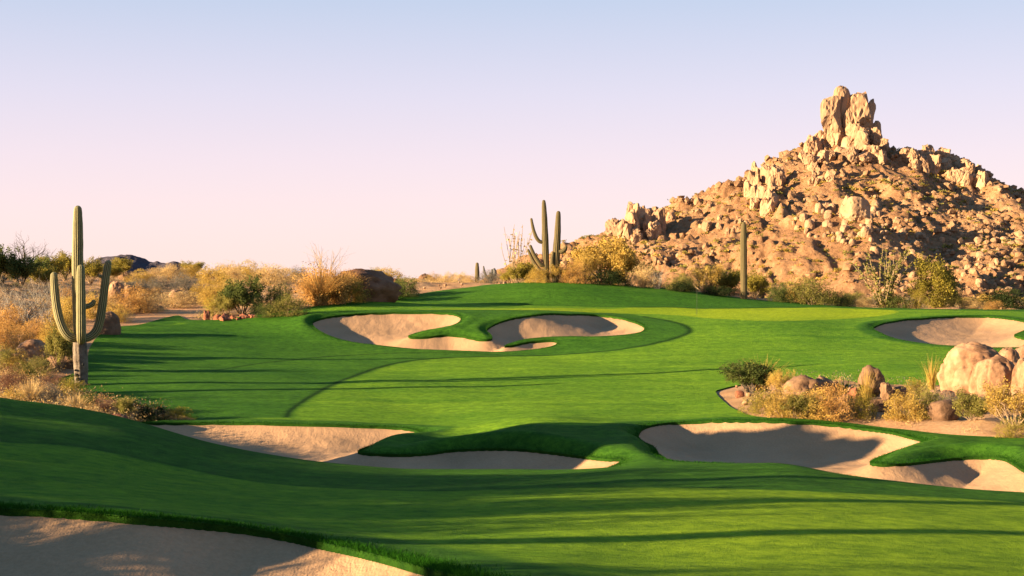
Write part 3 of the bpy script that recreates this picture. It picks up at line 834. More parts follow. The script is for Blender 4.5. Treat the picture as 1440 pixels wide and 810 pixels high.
# rubble and scrub too many to count
def scatter_mesh(protos, XYZs, scl, rots, pick):
    Vs, Ts, n0 = [], [], 0
    for k, (pv, pt) in enumerate(protos):
        m = pick == k
        if not m.any(): continue
        c, s = np.cos(rots[m]), np.sin(rots[m])
        sv = scl[m][:, None, :] * pv[None]
        x = sv[..., 0] * c[:, None] - sv[..., 1] * s[:, None]; y = sv[..., 0] * s[:, None] + sv[..., 1] * c[:, None]
        W = np.stack([x, y, sv[..., 2]], -1) + XYZs[m][:, None, :]
        nn = m.sum()
        Vs.append(W.reshape(-1, 3)); Ts.append((pt[None] + (n0 + np.arange(nn) * len(pv))[:, None, None]).reshape(-1, pt.shape[1])); n0 += nn * len(pv)
    return np.vstack(Vs), np.vstack(Ts)
protos_s = [rock_shape(500 + i, 2, 12, 0.2, (0.5, 0.95), 1.0, 4.0) for i in range(8)]
protos_t = [rock_shape(600 + i, 1, 9, 0.22, (0.5, 0.95), 1.0, 4.0) for i in range(8)]
area = rng.uniform([20, 440], [420, 835], (60000, 2))
zb = mountain_z(area[:, 0], area[:, 1])
dens = n2(area[:, 0], area[:, 1], 38, 3, 31)
ok = (zb > base_z(area[:, 0], area[:, 1]) - 0.5) & (dens + rng.uniform(-0.55, 0.55, len(area)) > 0.02)
area, zb = area[ok], zb[ok]
sz = 0.30 + 2.3 * rng.uniform(size=len(area)) ** 9
scl = np.stack([sz * rng.uniform(0.7, 1.2, len(sz)), sz * rng.uniform(0.7, 1.2, len(sz)), sz * rng.uniform(0.6, 1.1, len(sz))], 1)
VV, TT = scatter_mesh(protos_t, np.stack([area[:, 0], area[:, 1], zb - 0.1 * sz], 1), scl, rng.uniform(0, 6.28, len(sz)), rng.integers(0, 8, len(sz)))
tag(link("rubble", mesh_from("rubble", VV, TT, M_RUBBLE, False)), "countless small rocks strewn over the mountain slopes", "rubble", kind='stuff')

def leaf_quads(P, size, r, up=0.0, elong=1.6):
    n = len(P)
    a = r.normal(size=(n, 3)); a[:, 2] += up; a /= np.linalg.norm(a, axis=1)[:, None]
    b = np.cross(a, r.normal(size=(n, 3))); b /= np.linalg.norm(b, axis=1)[:, None] + 1e-9
    s = (size * r.uniform(0.6, 1.3, n))[:, None]
    V = np.stack([P - a * s * elong * 0.5, P + b * s * 0.5, P + a * s * elong * 0.5, P - b * s * 0.5], 1).reshape(-1, 3)
    return V, np.arange(n * 4).reshape(n, 4)
# scrub tufts on the mountain
r_ = np.random.default_rng(3)
tuft = []
for i in range(4):
    p = r_.normal(size=(34, 3)) * (0.42, 0.42, 0.25); p[:, 2] = np.abs(p[:, 2]) + 0.1
    tuft.append(leaf_quads(p, np.full(34, 0.28), r_))
area = rng.uniform([20, 380], [420, 830], (17000, 2))
zb = np.maximum(mountain_z(area[:, 0], area[:, 1]), base_z(area[:, 0], area[:, 1]))
ok = (n2(area[:, 0], area[:, 1], 30, 3, 41) + rng.uniform(-0.7, 0.7, len(area)) > 0.0)
area, zb = area[ok], zb[ok]
sz = 0.7 + 1.7 * rng.uniform(size=len(area)) ** 2
for nm, mt, lo, hi, lb in (("scrub_vegetation", LEAF['olive'], 0, 0.55, "olive scrub dotted over the mountain slopes"), ("dry_grass", LEAF['gold'], 0.55, 1.0, "golden dry grass dotted over the mountain slopes")):
    q = rng.uniform(size=len(area)); m = (q >= lo) & (q < hi)
    VV, TT = scatter_mesh(tuft, np.stack([area[m, 0], area[m, 1], zb[m]], 1), np.repeat(sz[m, None], 3, 1), rng.uniform(0, 6.28, m.sum()), rng.integers(0, 4, m.sum()))
    me = mesh_from(nm, VV, TT, mt)
    attr(me, 'tone', np.repeat(rng.uniform(size=len(VV) // 4), 4))
    tag(link(nm, me), lb, "scrub", kind='stuff')

# dark far hill on the left horizon
px = [(70,392),(118,372),(130,362),(145,358),(162,357),(172,355.5),(186,357),(198,361),(210,366),(228,367),(246,367),(256,371),(270,380),(300,392)]
FD = 1300.0
xs = np.linspace((60 - U0) * FD / F, (310 - U0) * FD / F, 130); ys = np.linspace(FD - 70, FD + 160, 90)
HX, HY = np.meshgrid(xs, ys, indexing='ij')
prof = np.interp(HX * F / FD + U0, [p[0] for p in px], [p[1] for p in px])
top = H - (prof - V0) * FD / F
HZ = top - np.abs(HY - FD) * 0.42 + 2.2 * n2(HX, HY, 14, 4, 77) - 1.0
idm = np.arange(HX.size).reshape(HX.shape)
quad = np.stack([idm[:-1, :-1].ravel(), idm[1:, :-1].ravel(), idm[1:, 1:].ravel(), idm[:-1, 1:].ravel()], 1)
tag(link("hill", mesh_from("hill", np.stack([HX.ravel(), HY.ravel(), HZ.ravel()], 1), quad, M_FARHILL, True)), "dark rocky hill far off behind the tall saguaro", "hill", kind='structure')

# ------------------------------------------------------------------ plants
def tubes(segs, sides=3):
    """segs (n,8): start xyz, end xyz, r0, r1"""
    S_ = np.asarray(segs, float); n = len(S_)
    A, B = S_[:, :3], S_[:, 3:6]
    d = B - A; d /= np.linalg.norm(d, axis=1)[:, None] + 1e-9
    h = np.where(np.abs(d[:, 2:3]) > 0.9, np.array([[1., 0, 0]]), np.array([[0, 0, 1.]]))
    u = np.cross(d, h); u /= np.linalg.norm(u, axis=1)[:, None]; w = np.cross(d, u)
    V = []
    for P, r in ((A, S_[:, 6]), (B, S_[:, 7])):
        for k in range(sides):
            t = 6.2832 * k / sides
            V.append(P + (u * math.cos(t) + w * math.sin(t)) * r[:, None])
    V = np.stack(V, 1).reshape(-1, 3)
    Fc = []
    b = np.arange(n) * 2 * sides
    for k in range(sides):
        k2 = (k + 1) % sides
        Fc.append(np.stack([b + k, b + k2, b + sides + k2, b + sides + k], 1))
    return V, np.concatenate(Fc)

def grow(r, nstem, spread, height, levels, rad, wig=0.18, fork=3, shrink=0.6, upb=0.15, start_r=0.06, nseg=4):
    segs, tips = [], []
    def go(p, d, L, rr, lev):
        step = L / nseg
        for s in range(nseg):
            d2 = d + r.normal(size=3) * wig; d2[2] += upb * 0.3; d2 /= np.linalg.norm(d2)
            q = p + d2 * step
            r2 = rr * 0.86
            segs.append((*p, *q, rr, r2)); p, d, rr = q, d2, r2
            if lev > 0 and s >= 1:
                for _ in range(fork if s == nseg - 1 else max(1, fork - 2)):
                    e = d + r.normal(size=3) * 0.55; e[2] += upb; e /= np.linalg.norm(e)
                    go(p.copy(), e, L * shrink * r.uniform(0.7, 1.1), rr * 0.62, lev - 1)
            elif lev == 0: tips.append((*p, rr))
    for i in range(nstem):
        th = 6.2832 * (i + r.uniform(-.3, .3)) / nstem
        lean = spread * r.uniform(0.25, 1.0)
        d = np.array([math.cos(th) * lean, math.sin(th) * lean, 1.0]); d /= np.linalg.norm(d)
        p = np.array([math.cos(th), math.sin(th), 0]) * start_r * r.uniform(0.2, 1)
        go(p, d, height * r.uniform(0.7, 1.05), rad, levels)
    return segs, np.array(tips)

def finish_plant(name, parts):
    """unit plant (height 1, width 1) as an Empty with part meshes, kept as prototype data"""
    zmax = max(np.percentile(p[1][:, 2], 99.5) for p in parts)
    rmax = max(np.percentile(np.abs(p[1][:, :2]), 98.5) for p in parts) * 2
    out = []
    for (pn, V_, Fc, mat, tone) in parts:
        V_ = V_ / np.array([rmax, rmax, zmax])
        me = mesh_from(pn, V_, Fc, mat)
        if tone is not None: attr(me, 'tone', tone)
        out.append((pn, me))
    return (name, out)

def dome_shrub(seed, leafkind, n=1500, leaf=0.05, twig=M_TWIG, gap=0.1, hh=0.8, name="shrub"):
    """rounded bush: leaves over forked twigs, with gaps between the clumps"""
    r = np.random.default_rng(seed)
    segs, tips = grow(r, 9, 0.95, 0.42, 2, 0.010, 0.16, 2, 0.62)
    P = r.normal(size=(n * 3, 3)); P /= np.linalg.norm(P, axis=1)[:, None]; P[:, 2] = np.abs(P[:, 2])
    lump = 1 + 0.22 * fbm(P * 2.3 + seed, 3, seed)
    rad = r.uniform(size=len(P)) ** 0.42
    P = P * (rad * lump)[:, None] * np.array([0.55, 0.55, hh])
    m = fbm(P * 5.5 + seed * 0.7, 2, seed + 3) > gap - 0.25
    P = P[m][:n]
    t = tips[r.integers(0, len(tips), n // 3), :3] + r.normal(size=(n // 3, 3)) * 0.045
    P = np.vstack([P, t]); P[:, 2] = np.abs(P[:, 2]) + 0.01
    V_, Fc = leaf_quads(P, np.full(len(P), leaf), r, 0.4)
    tone = np.clip(0.5 + 0.45 * fbm(P * 6 + seed, 2, seed + 8) + r.normal(size=len(P)) * 0.13, 0, 1)
    tv, tf = tubes(segs)
    return finish_plant(name, [("foliage", V_, Fc, LEAF[leafkind], np.repeat(tone, 4)), ("stem", tv, tf, twig, None)])

def open_shrub(seed, leafkind, nstem=14, spread=0.75, per=9, leaf=0.023, twig=M_DARKTWIG, levels=2, clump=0.035, name="shrub", rad=0.011):
    """open bush of upswept stems with leaves towards the tips"""
    r = np.random.default_rng(seed)
    segs, tips = grow(r, nstem, spread, 0.5, levels, rad, 0.13, 2, 0.6, 0.30)
    P = np.repeat(tips[:, :3], per, 0); P = P + r.normal(size=P.shape) * clump
    if len(P) > 7500: P = P[r.permutation(len(P))[:7500]]
    V_, Fc = leaf_quads(P, np.full(len(P), leaf), r, 0.8, 2.0)
    tone = np.clip(0.5 + 0.4 * fbm(P * 5 + seed, 2, seed + 8) + r.normal(size=len(P)) * 0.13, 0, 1)
    tv, tf = tubes(segs)
    return finish_plant(name, [("foliage", V_, Fc, LEAF[leafkind], np.repeat(tone, 4)), ("stem", tv, tf, twig, None)])

def blade_clump(seed, leafkind, n=420, width=0.016, arch=0.7, name="grass_clump", hmin=0.55):
    """clump of arching blades"""
    r = np.random.default_rng(seed)
    V_, Fc, k = [], [], 0
    th = r.uniform(0, 6.2832, n); L = r.uniform(hmin, 1.1, n); lean = arch * r.uniform(0.05, 1.0, n)
    ns = 5
    t = np.linspace(0, 1, ns)
    for i in range(n):
        dx, dy = math.cos(th[i]), math.sin(th[i])
        rr = r.uniform(0, 0.13)
        out = rr + lean[i] * L[i] * t ** 1.6 * 0.75; zz_ = L[i] * (t - 0.32 * lean[i] * t ** 2.4)
        c = np.stack([dx * out, dy * out, zz_], 1)
        w = width * (1 - t * 0.85)[:, None] * np.array([[-dy, dx, 0]])
        V_.append(np.stack([c - w, c + w], 1).reshape(-1, 3))
        for s in range(ns - 1): Fc.append((k + 2 * s, k + 2 * s + 1, k + 2 * s + 3, k + 2 * s + 2))
        k += 2 * ns
    V_ = np.vstack(V_)
    tone = np.repeat(np.clip(r.normal(0.55, 0.25, n), 0, 1), 2 * ns)
    return finish_plant(name, [("foliage", V_, np.array(Fc), LEAF[leafkind], tone)])

def wand_plant(seed, leafkind, n=18, spread=0.35, name="ocotillo", twig=M_GREYTWIG, rad=0.010, per=26):
    """ocotillo: long unbranched wands fanning from the base"""
    r = np.random.default_rng(seed)
    segs, P = [], []
    for i in range(n):
        th = r.uniform(0, 6.2832); lean = spread * r.uniform(0.15, 1.0); L = r.uniform(0.65, 1.0)
        p = np.array([math.cos(th), math.sin(th), 0]) * 0.03
        d = np.array([math.cos(th) * lean, math.sin(th) * lean, 1.0]); d /= np.linalg.norm(d)
        rr = rad
        for s in range(8):
            d2 = d + r.normal(size=3) * 0.05; d2 /= np.linalg.norm(d2)
            q = p + d2 * L / 8; segs.append((*p, *q, rr, rr * 0.9)); 
            for _ in range(per // 8): P.append(p + (q - p) * r.uniform() + r.normal(size=3) * 0.012)
            p, d, rr = q, d2, rr * 0.9
    P = np.array(P)
    V_, Fc = leaf_quads(P, np.full(len(P), 0.026), r, 0.5)
    tv, tf = tubes(segs, 4)
    return finish_plant(name, [("stem", tv, tf, twig, None), ("foliage", V_, Fc, LEAF[leafkind], np.repeat(r.uniform(size=len(P)), 4))])

def small_tree(seed, leafkind, twig=M_TWIG, per=7, nstem=4, name="desert_tree", leaf=0.021, clump=0.05):
    r = np.random.default_rng(seed)
    segs, tips = grow(r, nstem, 0.7, 0.42, 3, 0.022, 0.15, 2, 0.66, 0.18, 0.03)
    if per:
        P = np.repeat(tips[:, :3], per, 0); P = P + r.normal(size=P.shape) * clump
        if len(P) > 9000: P = P[r.permutation(len(P))[:9000]]
        V_, Fc = leaf_quads(P, np.full(len(P), leaf), r, 0.3, 1.8)
        tone = np.clip(0.5 + 0.45 * fbm(P * 4 + seed, 2, seed + 8) + r.normal(size=len(P)) * 0.2, 0, 1)
    tv, tf = tubes(segs, 4)
    parts = [("trunk", tv, tf, twig, None)]
    if per: parts.insert(0, ("crown", V_, Fc, LEAF[leafkind], np.repeat(tone, 4)))
    return finish_plant(name, parts)

def bare_twigs(seed, twig=M_GREYTWIG, name="bare_shrub", nstem=16, spread=0.9, lv=2, rad=0.010):
    r = np.random.default_rng(seed)
    segs, tips = grow(r, nstem, spread, 0.55, lv, rad, 0.12, 2, 0.6, 0.22)
    tv, tf = tubes(segs, 3)
    return finish_plant(name, [("stem", tv, tf, twig, None)])

def agave(seed, leafkind, n=26, name="agave"):
    r = np.random.default_rng(seed)
    V_, Fc, k = [], [], 0
    for i in range(n):
        th = 2.39996 * i; up = 0.25 + 1.1 * (i / n); L = r.uniform(0.8, 1.0)
        d = np.array([math.cos(th) * math.cos(up), math.sin(th) * math.cos(up), math.sin(up)])
        s = np.array([-math.sin(th), math.cos(th), 0.0]); nrm = np.cross(d, s)
        for t, w in ((0, .05), (.35, .075), (.75, .04), (1.0, .002)):
            c = d * L * t
            V_ += [c - s * w, c - nrm * w * 0.35, c + s * w]
        for q in range(3):
            b = k + q * 3
            Fc += [(b, b + 1, b + 4, b + 3), (b + 1, b + 2, b + 5, b + 4), (b + 2, b, b + 3, b + 5)]
        k += 12
    return finish_plant(name, [("foliage", np.array(V_), np.array(Fc), LEAF[leafkind], np.full(len(V_), 0.5))])

PROTO = {
    'gold': [dome_shrub(11 + i, 'gold', 5814, 0.0180) for i in range(3)],
    'tan': [dome_shrub(21 + i, 'tan', 5814, 0.0167) for i in range(3)],
    'orange': [dome_shrub(31 + i, 'orange', 5814, 0.0167) for i in range(2)],
    'olive': [dome_shrub(41 + i, 'olive', 5508, 0.0180) for i in range(3)],
    'jojoba': [dome_shrub(51 + i, 'dark', 6732, 0.0198, M_DARKTWIG, 0.0) for i in range(2)],
    'greendome': [dome_shrub(61 + i, 'green', 5814, 0.0198, M_DARKTWIG) for i in range(2)],
    'yellow': [dome_shrub(71 + i, 'yellow', 5202, 0.0167) for i in range(2)],
    'grey': [dome_shrub(81 + i, 'grey', 5508, 0.0161, M_GREYTWIG) for i in range(2)],
    'red': [dome_shrub(91 + i, 'red', 5202, 0.0167) for i in range(2)],
    'creosote': [open_shrub(101 + i, 'green') for i in range(2)],
    'yellowopen': [open_shrub(111 + i, 'yellow', 16, 0.8, 9, 0.021, M_TWIG) for i in range(2)],
    'goldopen': [open_shrub(121 + i, 'gold', 18, 0.9, 14, 0.014, M_TWIG) for i in range(2)],
    'oliveopen': [open_shrub(131 + i, 'olive', 16, 0.8, 9, 0.021, M_TWIG) for i in range(2)],
    'haystack': [blade_clump(141 + i, 'orange', 900, 0.010, 1.0) for i in range(2)],
    'grassy': [blade_clump(151 + i, 'tan', 380, 0.012, 0.8) for i in range(2)],
    'goldgrass': [blade_clump(156 + i, 'gold', 170, 0.009, 0.85, hmin=0.4) for i in range(2)],
    'wisp': [bare_twigs(161, M_TWIG, "bare_shrub", 18, 0.55, 1, 0.006)],
    'twigs': [bare_twigs(163 + i, M_GREYTWIG, "bare_shrub", 14, 0.9, 2, 0.009) for i in range(2)],
    'darktwigs': [bare_twigs(167, M_DARKTWIG, "bare_shrub", 14, 0.9, 2, 0.010)],
    'baretree': [small_tree(171, 'grey', M_DARKTWIG, 0, 5)],
    'goldtree': [small_tree(181 + i, 'yellow', M_TWIG, 9) for i in range(2)],
    'goldentree': [small_tree(221 + i, 'gold', M_TWIG, 9) for i in range(2)],
    'olivetree': [small_tree(185 + i, 'olive', M_TWIG, 9) for i in range(2)],
    'greentree': [small_tree(188 + i, 'green', M_DARKTWIG, 9) for i in range(2)],
    'ocotillo_pale': [wand_plant(191, 'tan', 22, 0.34, twig=M_TWIG, rad=0.0055, per=8)],
    'ocotillo_green': [wand_plant(195, 'olive', 26, 0.42, twig=M_TWIG, rad=0.006, per=48)],
    'agave': [agave(201, 'grey')],
    'greenagave': [agave(205, 'green', 30)],
}
CATS = {'haystack': ("grass_clump", "grass clump"), 'grassy': ("grass_clump", "grass clump"), 'goldgrass': ("grass_clump", "grass clump"), 'ocotillo_pale': ("ocotillo", "ocotillo"), 'ocotillo_green': ("ocotillo", "ocotillo"), 'agave': ("agave", "agave"), 'greenagave': ("agave", "agave"), 'baretree': ("bare_tree", "tree"), 'goldtree': ("desert_tree", "tree"), 'goldentree': ("desert_tree", "tree"), 'olivetree': ("desert_tree", "tree"), 'greentree': ("desert_tree", "tree")}
_first, _turn = {}, {}
def plant_at(kind, x, y, z, wm, hm, label, group=None, rot=None):
    k = _turn.get(kind, 0); _turn[kind] = k + 1
    pi = k % len(PROTO[kind]); name, parts = PROTO[kind][pi]
    if (kind, pi) not in _first:
        root = empty(name)
        for pn, me in parts: link(pn, me, root)
        _first[(kind, pi)] = root
    else:
        root = copy_tree(_first[(kind, pi)])
        if "group" in root: del root["group"]
    root.location = (x, y, z)
    root.scale = (wm, wm * 0.92, hm)
    root.rotation_euler = (0, 0, rng.uniform(0, 6.28) if rot is None else rot)
    return tag(root, label, CATS.get(kind, ("shrub", "shrub"))[1], group)
def plant(kind, u, v, w, h, label, group=None, dd=0.0, dmin=33.0, dmax=230):
    x, y = at(u, v, dmin, dmax)
    if dd: x, y = x * (y + dd) / y, y + dd
    k = y / F
    return plant_at(kind, x, y, ground_z(x, y) - 0.05, w * k, h * k, label, group)

# ---- unseen, off to the left: desert trees, and shrubs added to shade the foreground
def shade_tree(kind, x, y, w, h, lab):
    return plant_at(kind, x, y, ground_z(x, y) - 0.1, w, h, lab if 'tree' in kind else lab.replace('desert tree', 'added tall shrub'), "trees beyond the left edge" if 'tree' in kind else "added shrubs beyond the left edge")
SHADE = [('greentree', -18, 2.7, 3.6, 4.6), ('olivetree', -22, 1.9, 3.6, 5.0),
         ('jojoba', -12.5, 8.6, 2.2, 1.55), ('jojoba', -12.8, 10.0, 2.4, 1.7), ('jojoba', -14.6, 8.9, 2.6, 2.2), ('jojoba', -15.0, 10.4, 2.6, 2.4), ('olivetree', -34, 5.4, 2.4, 6.8), ('greentree', -31, 9.0, 1.8, 6.2), ('jojoba', -12.5, 11.5, 2.8, 2.4), ('jojoba', -13, 13.6, 3.2, 2.9), ('jojoba', -13.5, 15.8, 3.2, 3.0), ('jojoba', -14, 18.0, 3.2, 3.1), ('jojoba', -17, 14.6, 3.0, 3.4), ('jojoba', -17.5, 17.6, 3.0, 3.6),
         ('greentree', -21, 17.8, 5, 3.9), ('olivetree', -27, 15.4, 5, 4.4), ('greentree', -24, 20.2, 5, 4.0),
         ('ocotillo_green', -20, 9.6, 1.6, 4.4), ('ocotillo_green', -24, 10.0, 1.8, 5.0)]
for kd, x, y, w, h in SHADE:
    shade_tree(kd, x, y, w, h, "desert tree beyond the left edge shading the near turf")
for kd, x, y, w, h in (('greentree', -31, 62, 4, 3.8),):
    shade_tree(kd, x, y, w, h, "desert tree beyond the left edge shading the bunkers and far fairway")

for x, y, w, h, i in ((-17.5, 32.0, 4.2, 4.7, 3), (-19.5, 29.4, 4.2, 4.7, 6), (-16.5, 34.6, 3.4, 3.9, 1)):  # unseen boulders added to shade the near bunkers
    o = link("boulder", rock_mesh('block', i, M_TANROCK)); o.scale = (w / 2, w / 2.2, h / 1.62); o.rotation_euler = (0, 0, i)
    o.location = (x, y, ground_z(x, y) - 0.3)
    tag(o, "tall added granite boulder beyond the left edge shading the near bunkers", "boulder", "added boulders beyond the left edge")

# ---- left desert bank
plant('baretree', 38, 386, 64, 58, "leafless dark tree against the sky at the far left")
for u, v, w, h in ((2, 398, 62, 50), (30, 402, 52, 42), (56, 398, 44, 38), (-20, 400, 60, 56)):
    plant('creosote', u, v, w, h, "dark green creosote bush below the leafless tree", "creosote bushes on the left skyline")
for u, v, w, h in ((72, 396, 42, 38), (92, 393, 40, 40), (60, 404, 40, 30)):
    plant('yellowopen', u, v, w, h, "yellow-green bush between the leafless tree and the tall saguaro", "yellow bushes left of the tall saguaro")
for u, v, w, h in ((128, 398, 42, 36), (170, 388, 36, 26), (158, 394, 34, 24)):
    plant('yellowopen', u, v, w, h, "yellow-green bush under the dark far hill", "yellow bushes under the far hill")
for u, v, w, h in ((20, 432, 60, 40), (55, 430, 60, 42), (80, 440, 50, 50), (35, 452, 60, 46), (5, 445, 50, 44), (66, 462, 56, 52)):
    plant('twigs', u, v, w, h, "grey bare twiggy bush on the left bank", "bare bushes on the left bank")
for u, v, w, h in ((8, 412, 50, 22), (40, 414, 50, 20), (70, 415, 46, 22)):
    plant('darktwigs', u, v, w, h, "dark bare bush under the creosote row", "dark bare bushes under the creosote")
for u, v, w, h in ((12, 470, 70, 44), (48, 482, 56, 36), (0, 492, 60, 46), (92, 428, 40, 26), (30, 500, 56, 40)):
    plant('orange', u, v, w, h, "rusty orange dry bush on the left bank", "rusty bushes on the left bank")
for u, v, w, h in ((72, 486, 46, 34), (90, 470, 50, 50), (96, 448, 40, 32), (62, 506, 46, 30), (20, 520, 46, 30), (98, 500, 40, 30)):
    plant('gold', u, v, w, h, "golden dry bush left of the tall saguaro's trunk", "golden bushes left of the trunk")
plant('oliveopen', 84, 520, 48, 64, "tall olive bush touching the left side of the saguaro trunk")
for u, v, w, h in ((6, 520, 40, 36), (32, 532, 40, 26), (56, 528, 40, 28)):
    plant('olive', u, v, w, h, "olive bush low on the left bank below the split rock", "olive bushes on the lower left bank")
plant('red', 12, 553, 56, 42, "reddish brown bush at the left edge above the shaded ridge")
plant('red', 74, 552, 44, 30, "small reddish bush between the pale grass and the yellow bush")
plant('grassy', 42, 570, 50, 40, "pale straw grass clump in the lower left bank")
plant('grey', 66, 572, 52, 36, "grey sage bush beside the pale straw clump")
plant('gold', 18, 570, 40, 26, "small golden bush at the very edge of the shaded ridge")
plant('yellow', 100, 556, 54, 28, "bright yellow bush at the foot of the tall saguaro")
plant('greendome', 122, 574, 40, 22, "small fresh green bush just right of the yellow one")
plant('grassy', 106, 584, 46, 32, "straw coloured grass clump below the saguaro")
plant('tan', 128, 588, 30, 24, "small tan bush beside the straw clump below the saguaro")
plant('red', 146, 588, 38, 34, "red-brown bush right of the straw clump")
plant('oliveopen', 174, 590, 38, 32, "olive bush on the lower bank above the red rock")
plant('jojoba', 212, 590, 64, 24, "dark shaded low bush left of the yellow clump by the bunker")
plant('yellow', 248, 590, 52, 20, "low yellow bush at the left end of the long bunker")
plant('jojoba', 185, 578, 40, 16, "dark shaded low bush right of the olive bush")
# rocks of the left bank
put_rock(47, 506, 46, 30, 'block', 1, M_GRANITE, "split pinkish granite boulder in the brush at the far left", rot=20)
put_rock(36, 482, 24, 16, 'round', 0, M_GRANITE, "pale rounded rock above the split granite boulder", rot=50)
put_rock(66, 480, 20, 18, 'round', 4, M_GRANITE, "cream rock leaning in the twiggy bushes", rot=10)
put_rock(92, 516, 40, 18, 'block', 3, M_BROWNROCK, "low brown rock just left of the saguaro trunk", rot=70)
put_rock(152, 470, 34, 34, 'round', 2, M_BROWNROCK, "dark maroon boulder at the turf corner behind the saguaro's right arm", rot=30)
put_rock(166, 595, 30, 16, 'round', 5, M_REDROCK, "red rock at the bottom of the left bank beside the turf", rot=0)
put_rock(160, 424, 24, 30, 'slab', 2, M_GRANITE, "pale leaning slab in the brush right of the saguaro's right arm", rot=30, tilt=(0, 14))
put_rock(182, 420, 24, 20, 'block', 5, M_GRANITE, "tan block beside the pale leaning slab", rot=80)
put_rock(176, 392, 18, 12, 'round', 1, M_GRANITE, "cream rock below the dark far hill", rot=15)
put_rock(222, 436, 16, 8, 'round', 3, M_GRANITE, "small white stone in the brush above the path", rot=40)
for u, v, w, h, st, si, lb in ((22, 512, 26, 16, 'block', 2, "small pinkish rock left of the split granite boulder"), (76, 512, 26, 14, 'round', 6, "flat pale rock between the split boulder and the saguaro"), (132, 432, 26, 18, 'round', 1, "tan rounded rock seen between the saguaro's front and right arms"), (196, 432, 22, 14, 'block', 0, "tan rock in the rusty bushes above the path"), (248, 418, 20, 12, 'round', 5, "cream rock under the grey bushes above the path"), (60, 590, 24, 14, 'round', 2, "pale rock at the ridge edge under the straw clump"), (132, 594, 22, 12, 'block', 3, "small tan rock at the ridge edge under the red-brown bush")):
    put_rock(u, v, w, h, st, si, M_GRANITE, lb, rot=u)
# ---- middle-left bank
G1 = "dry bushes between the saguaro and the path"
for kind, u, v, w, h in (('tan', 205, 438, 62, 28), ('tan', 250, 432, 62, 26), ('orange', 185, 440, 60, 40), ('gold', 165, 452, 44, 26), ('gold', 288, 424, 46, 30), ('tan', 145, 440, 40, 30), ('orange', 215, 424, 40, 20), ('gold', 130, 448, 34, 40)):
    plant(kind, u, v, w, h, "dry gold and tan bush on the slope above the gravel path", G1)
for kind, u, v, w, h in (('grey', 225, 410, 46, 22), ('grey', 258, 408, 46, 26), ('grey', 195, 412, 40, 22), ('grey', 275, 415, 40, 18)):
    plant(kind, u, v, w, h, "grey sage bush on the slope below the far hill", "grey bushes below the far hill")
for kind, u, v, w, h in (('gold', 200, 398, 46, 20), ('tan', 242, 394, 46, 24), ('gold', 270, 392, 40, 20), ('yellowopen', 272, 387, 36, 20), ('tan', 222, 388, 36, 14)):
    plant(kind, u, v, w, h, "pale golden bush on the skyline right of the far hill", "golden bushes right of the far hill")
for kind, u, v, w, h in (('gold', 300, 400, 52, 28), ('tan', 325, 398, 54, 30), ('gold', 352, 396, 60, 30), ('tan', 378, 400, 58, 30), ('tan', 402, 396, 56, 22), ('grey', 420, 392, 40, 18), ('gold', 318, 384, 36, 16), ('tan', 340, 382, 40, 16)):
    plant(kind, u, v, w, h, "straw coloured bush in the skyline row left of the rust brush", "straw bushes along the left skyline")
for kind, u, v, w, h in (('gold', 300, 428, 46, 30), ('gold', 318, 420, 50, 34), ('yellow', 300, 444, 40, 30), ('tan', 330, 412, 40, 22)):
    plant(kind, u, v, w, h, "golden bush behind the red rocks at the turf's upper edge", "golden bushes behind the red rocks")
plant('creosote', 340, 442, 66, 54, "dark green upswept bush above the red rocks")
plant('oliveopen', 320, 444, 40, 34, "olive bush left of the dark upswept bush")
plant('greendome', 392, 436, 46, 38, "green bush with rounded top in the upper edge of the turf")
plant('olive', 406, 444, 60, 32, "low olive bush in front of the rounded green one")
plant('greendome', 376, 446, 34, 20, "small green bush left of the low olive one")
plant('jojoba', 362, 442, 24, 30, "dark narrow bush between the upswept and the rounded one")
plant('orange', 452, 429, 84, 56, "rounded rust orange bush at the turf's top edge behind the dry grass mound", dd=0.8)
plant('haystack', 450, 429, 84, 52, "rust orange mound of arching dry grass at the turf's top edge")
plant('haystack', 476, 427, 74, 50, "smaller rust grass mound leaning on the red-brown dome")
plant('wisp', 458, 388, 72, 52, "pale wispy bare bush standing against the sky behind the rust grass")
put_rock(508, 425, 112, 47, 'dome', 5, M_DOME, "wide red-brown domed boulder behind the yellow bush", rot=40, dd=1.5, depth=70)
plant('orange', 492, 425, 50, 44, "rust orange bush against the left face of the red-brown dome", dd=0.2)
plant('yellow', 490, 426, 60, 38, "yellow-green bush in front of the red-brown dome")
plant('olive', 516, 424, 50, 32, "olive bush at the right foot of the red-brown dome")
plant('jojoba', 545, 421, 44, 26, "dark bush between the red-brown dome and the red-brown rock")
plant('gold', 545, 400, 54, 24, "golden bush on the skyline behind the red-brown dome")
plant('olive', 530, 398, 40, 22, "olive bush on the skyline behind the red-brown dome")
put_rock(553, 414, 24, 24, 'round', 1, M_REDROCK, "red-brown rock left of the dark round bush", rot=0)
plant('greendome', 568, 417, 46, 28, "dark round green bush at the left end of the far mound")
for u, v, w, h, s in ((304, 449, 13, 10, 0), (316, 450.5, 18, 13, 3), (327, 448, 9, 7, 4), (343, 447.5, 17, 9, 5), (356, 446.5, 15, 12, 6), (292, 447, 11, 15, 2), (335, 449.5, 7, 5, 1)):
    put_rock(u, v, w, h, ('block', 'slab')[s % 2], s + 1, M_REDROCK, "small red rock at the foot of the dark upswept bush", "red rocks at the turf's upper edge", rot=s * 40, tilt=(s * 11 - 30, 35 - s * 13), sink=0.3)
for u, v, w, h in ((612, 393, 26, 14), (630, 393, 28, 15), (648, 393, 28, 15), (660, 393, 24, 12)):
    plant('tan', u, v, w, h, "small tan bush on the low rise left of the short saguaro", "tan bushes on the low rise", dmin=140)
put_rock(598, 393, 18, 10, 'block', 2, M_BROWNROCK, "dark rock at the left end of the low rise", rot=0, dmin=140)
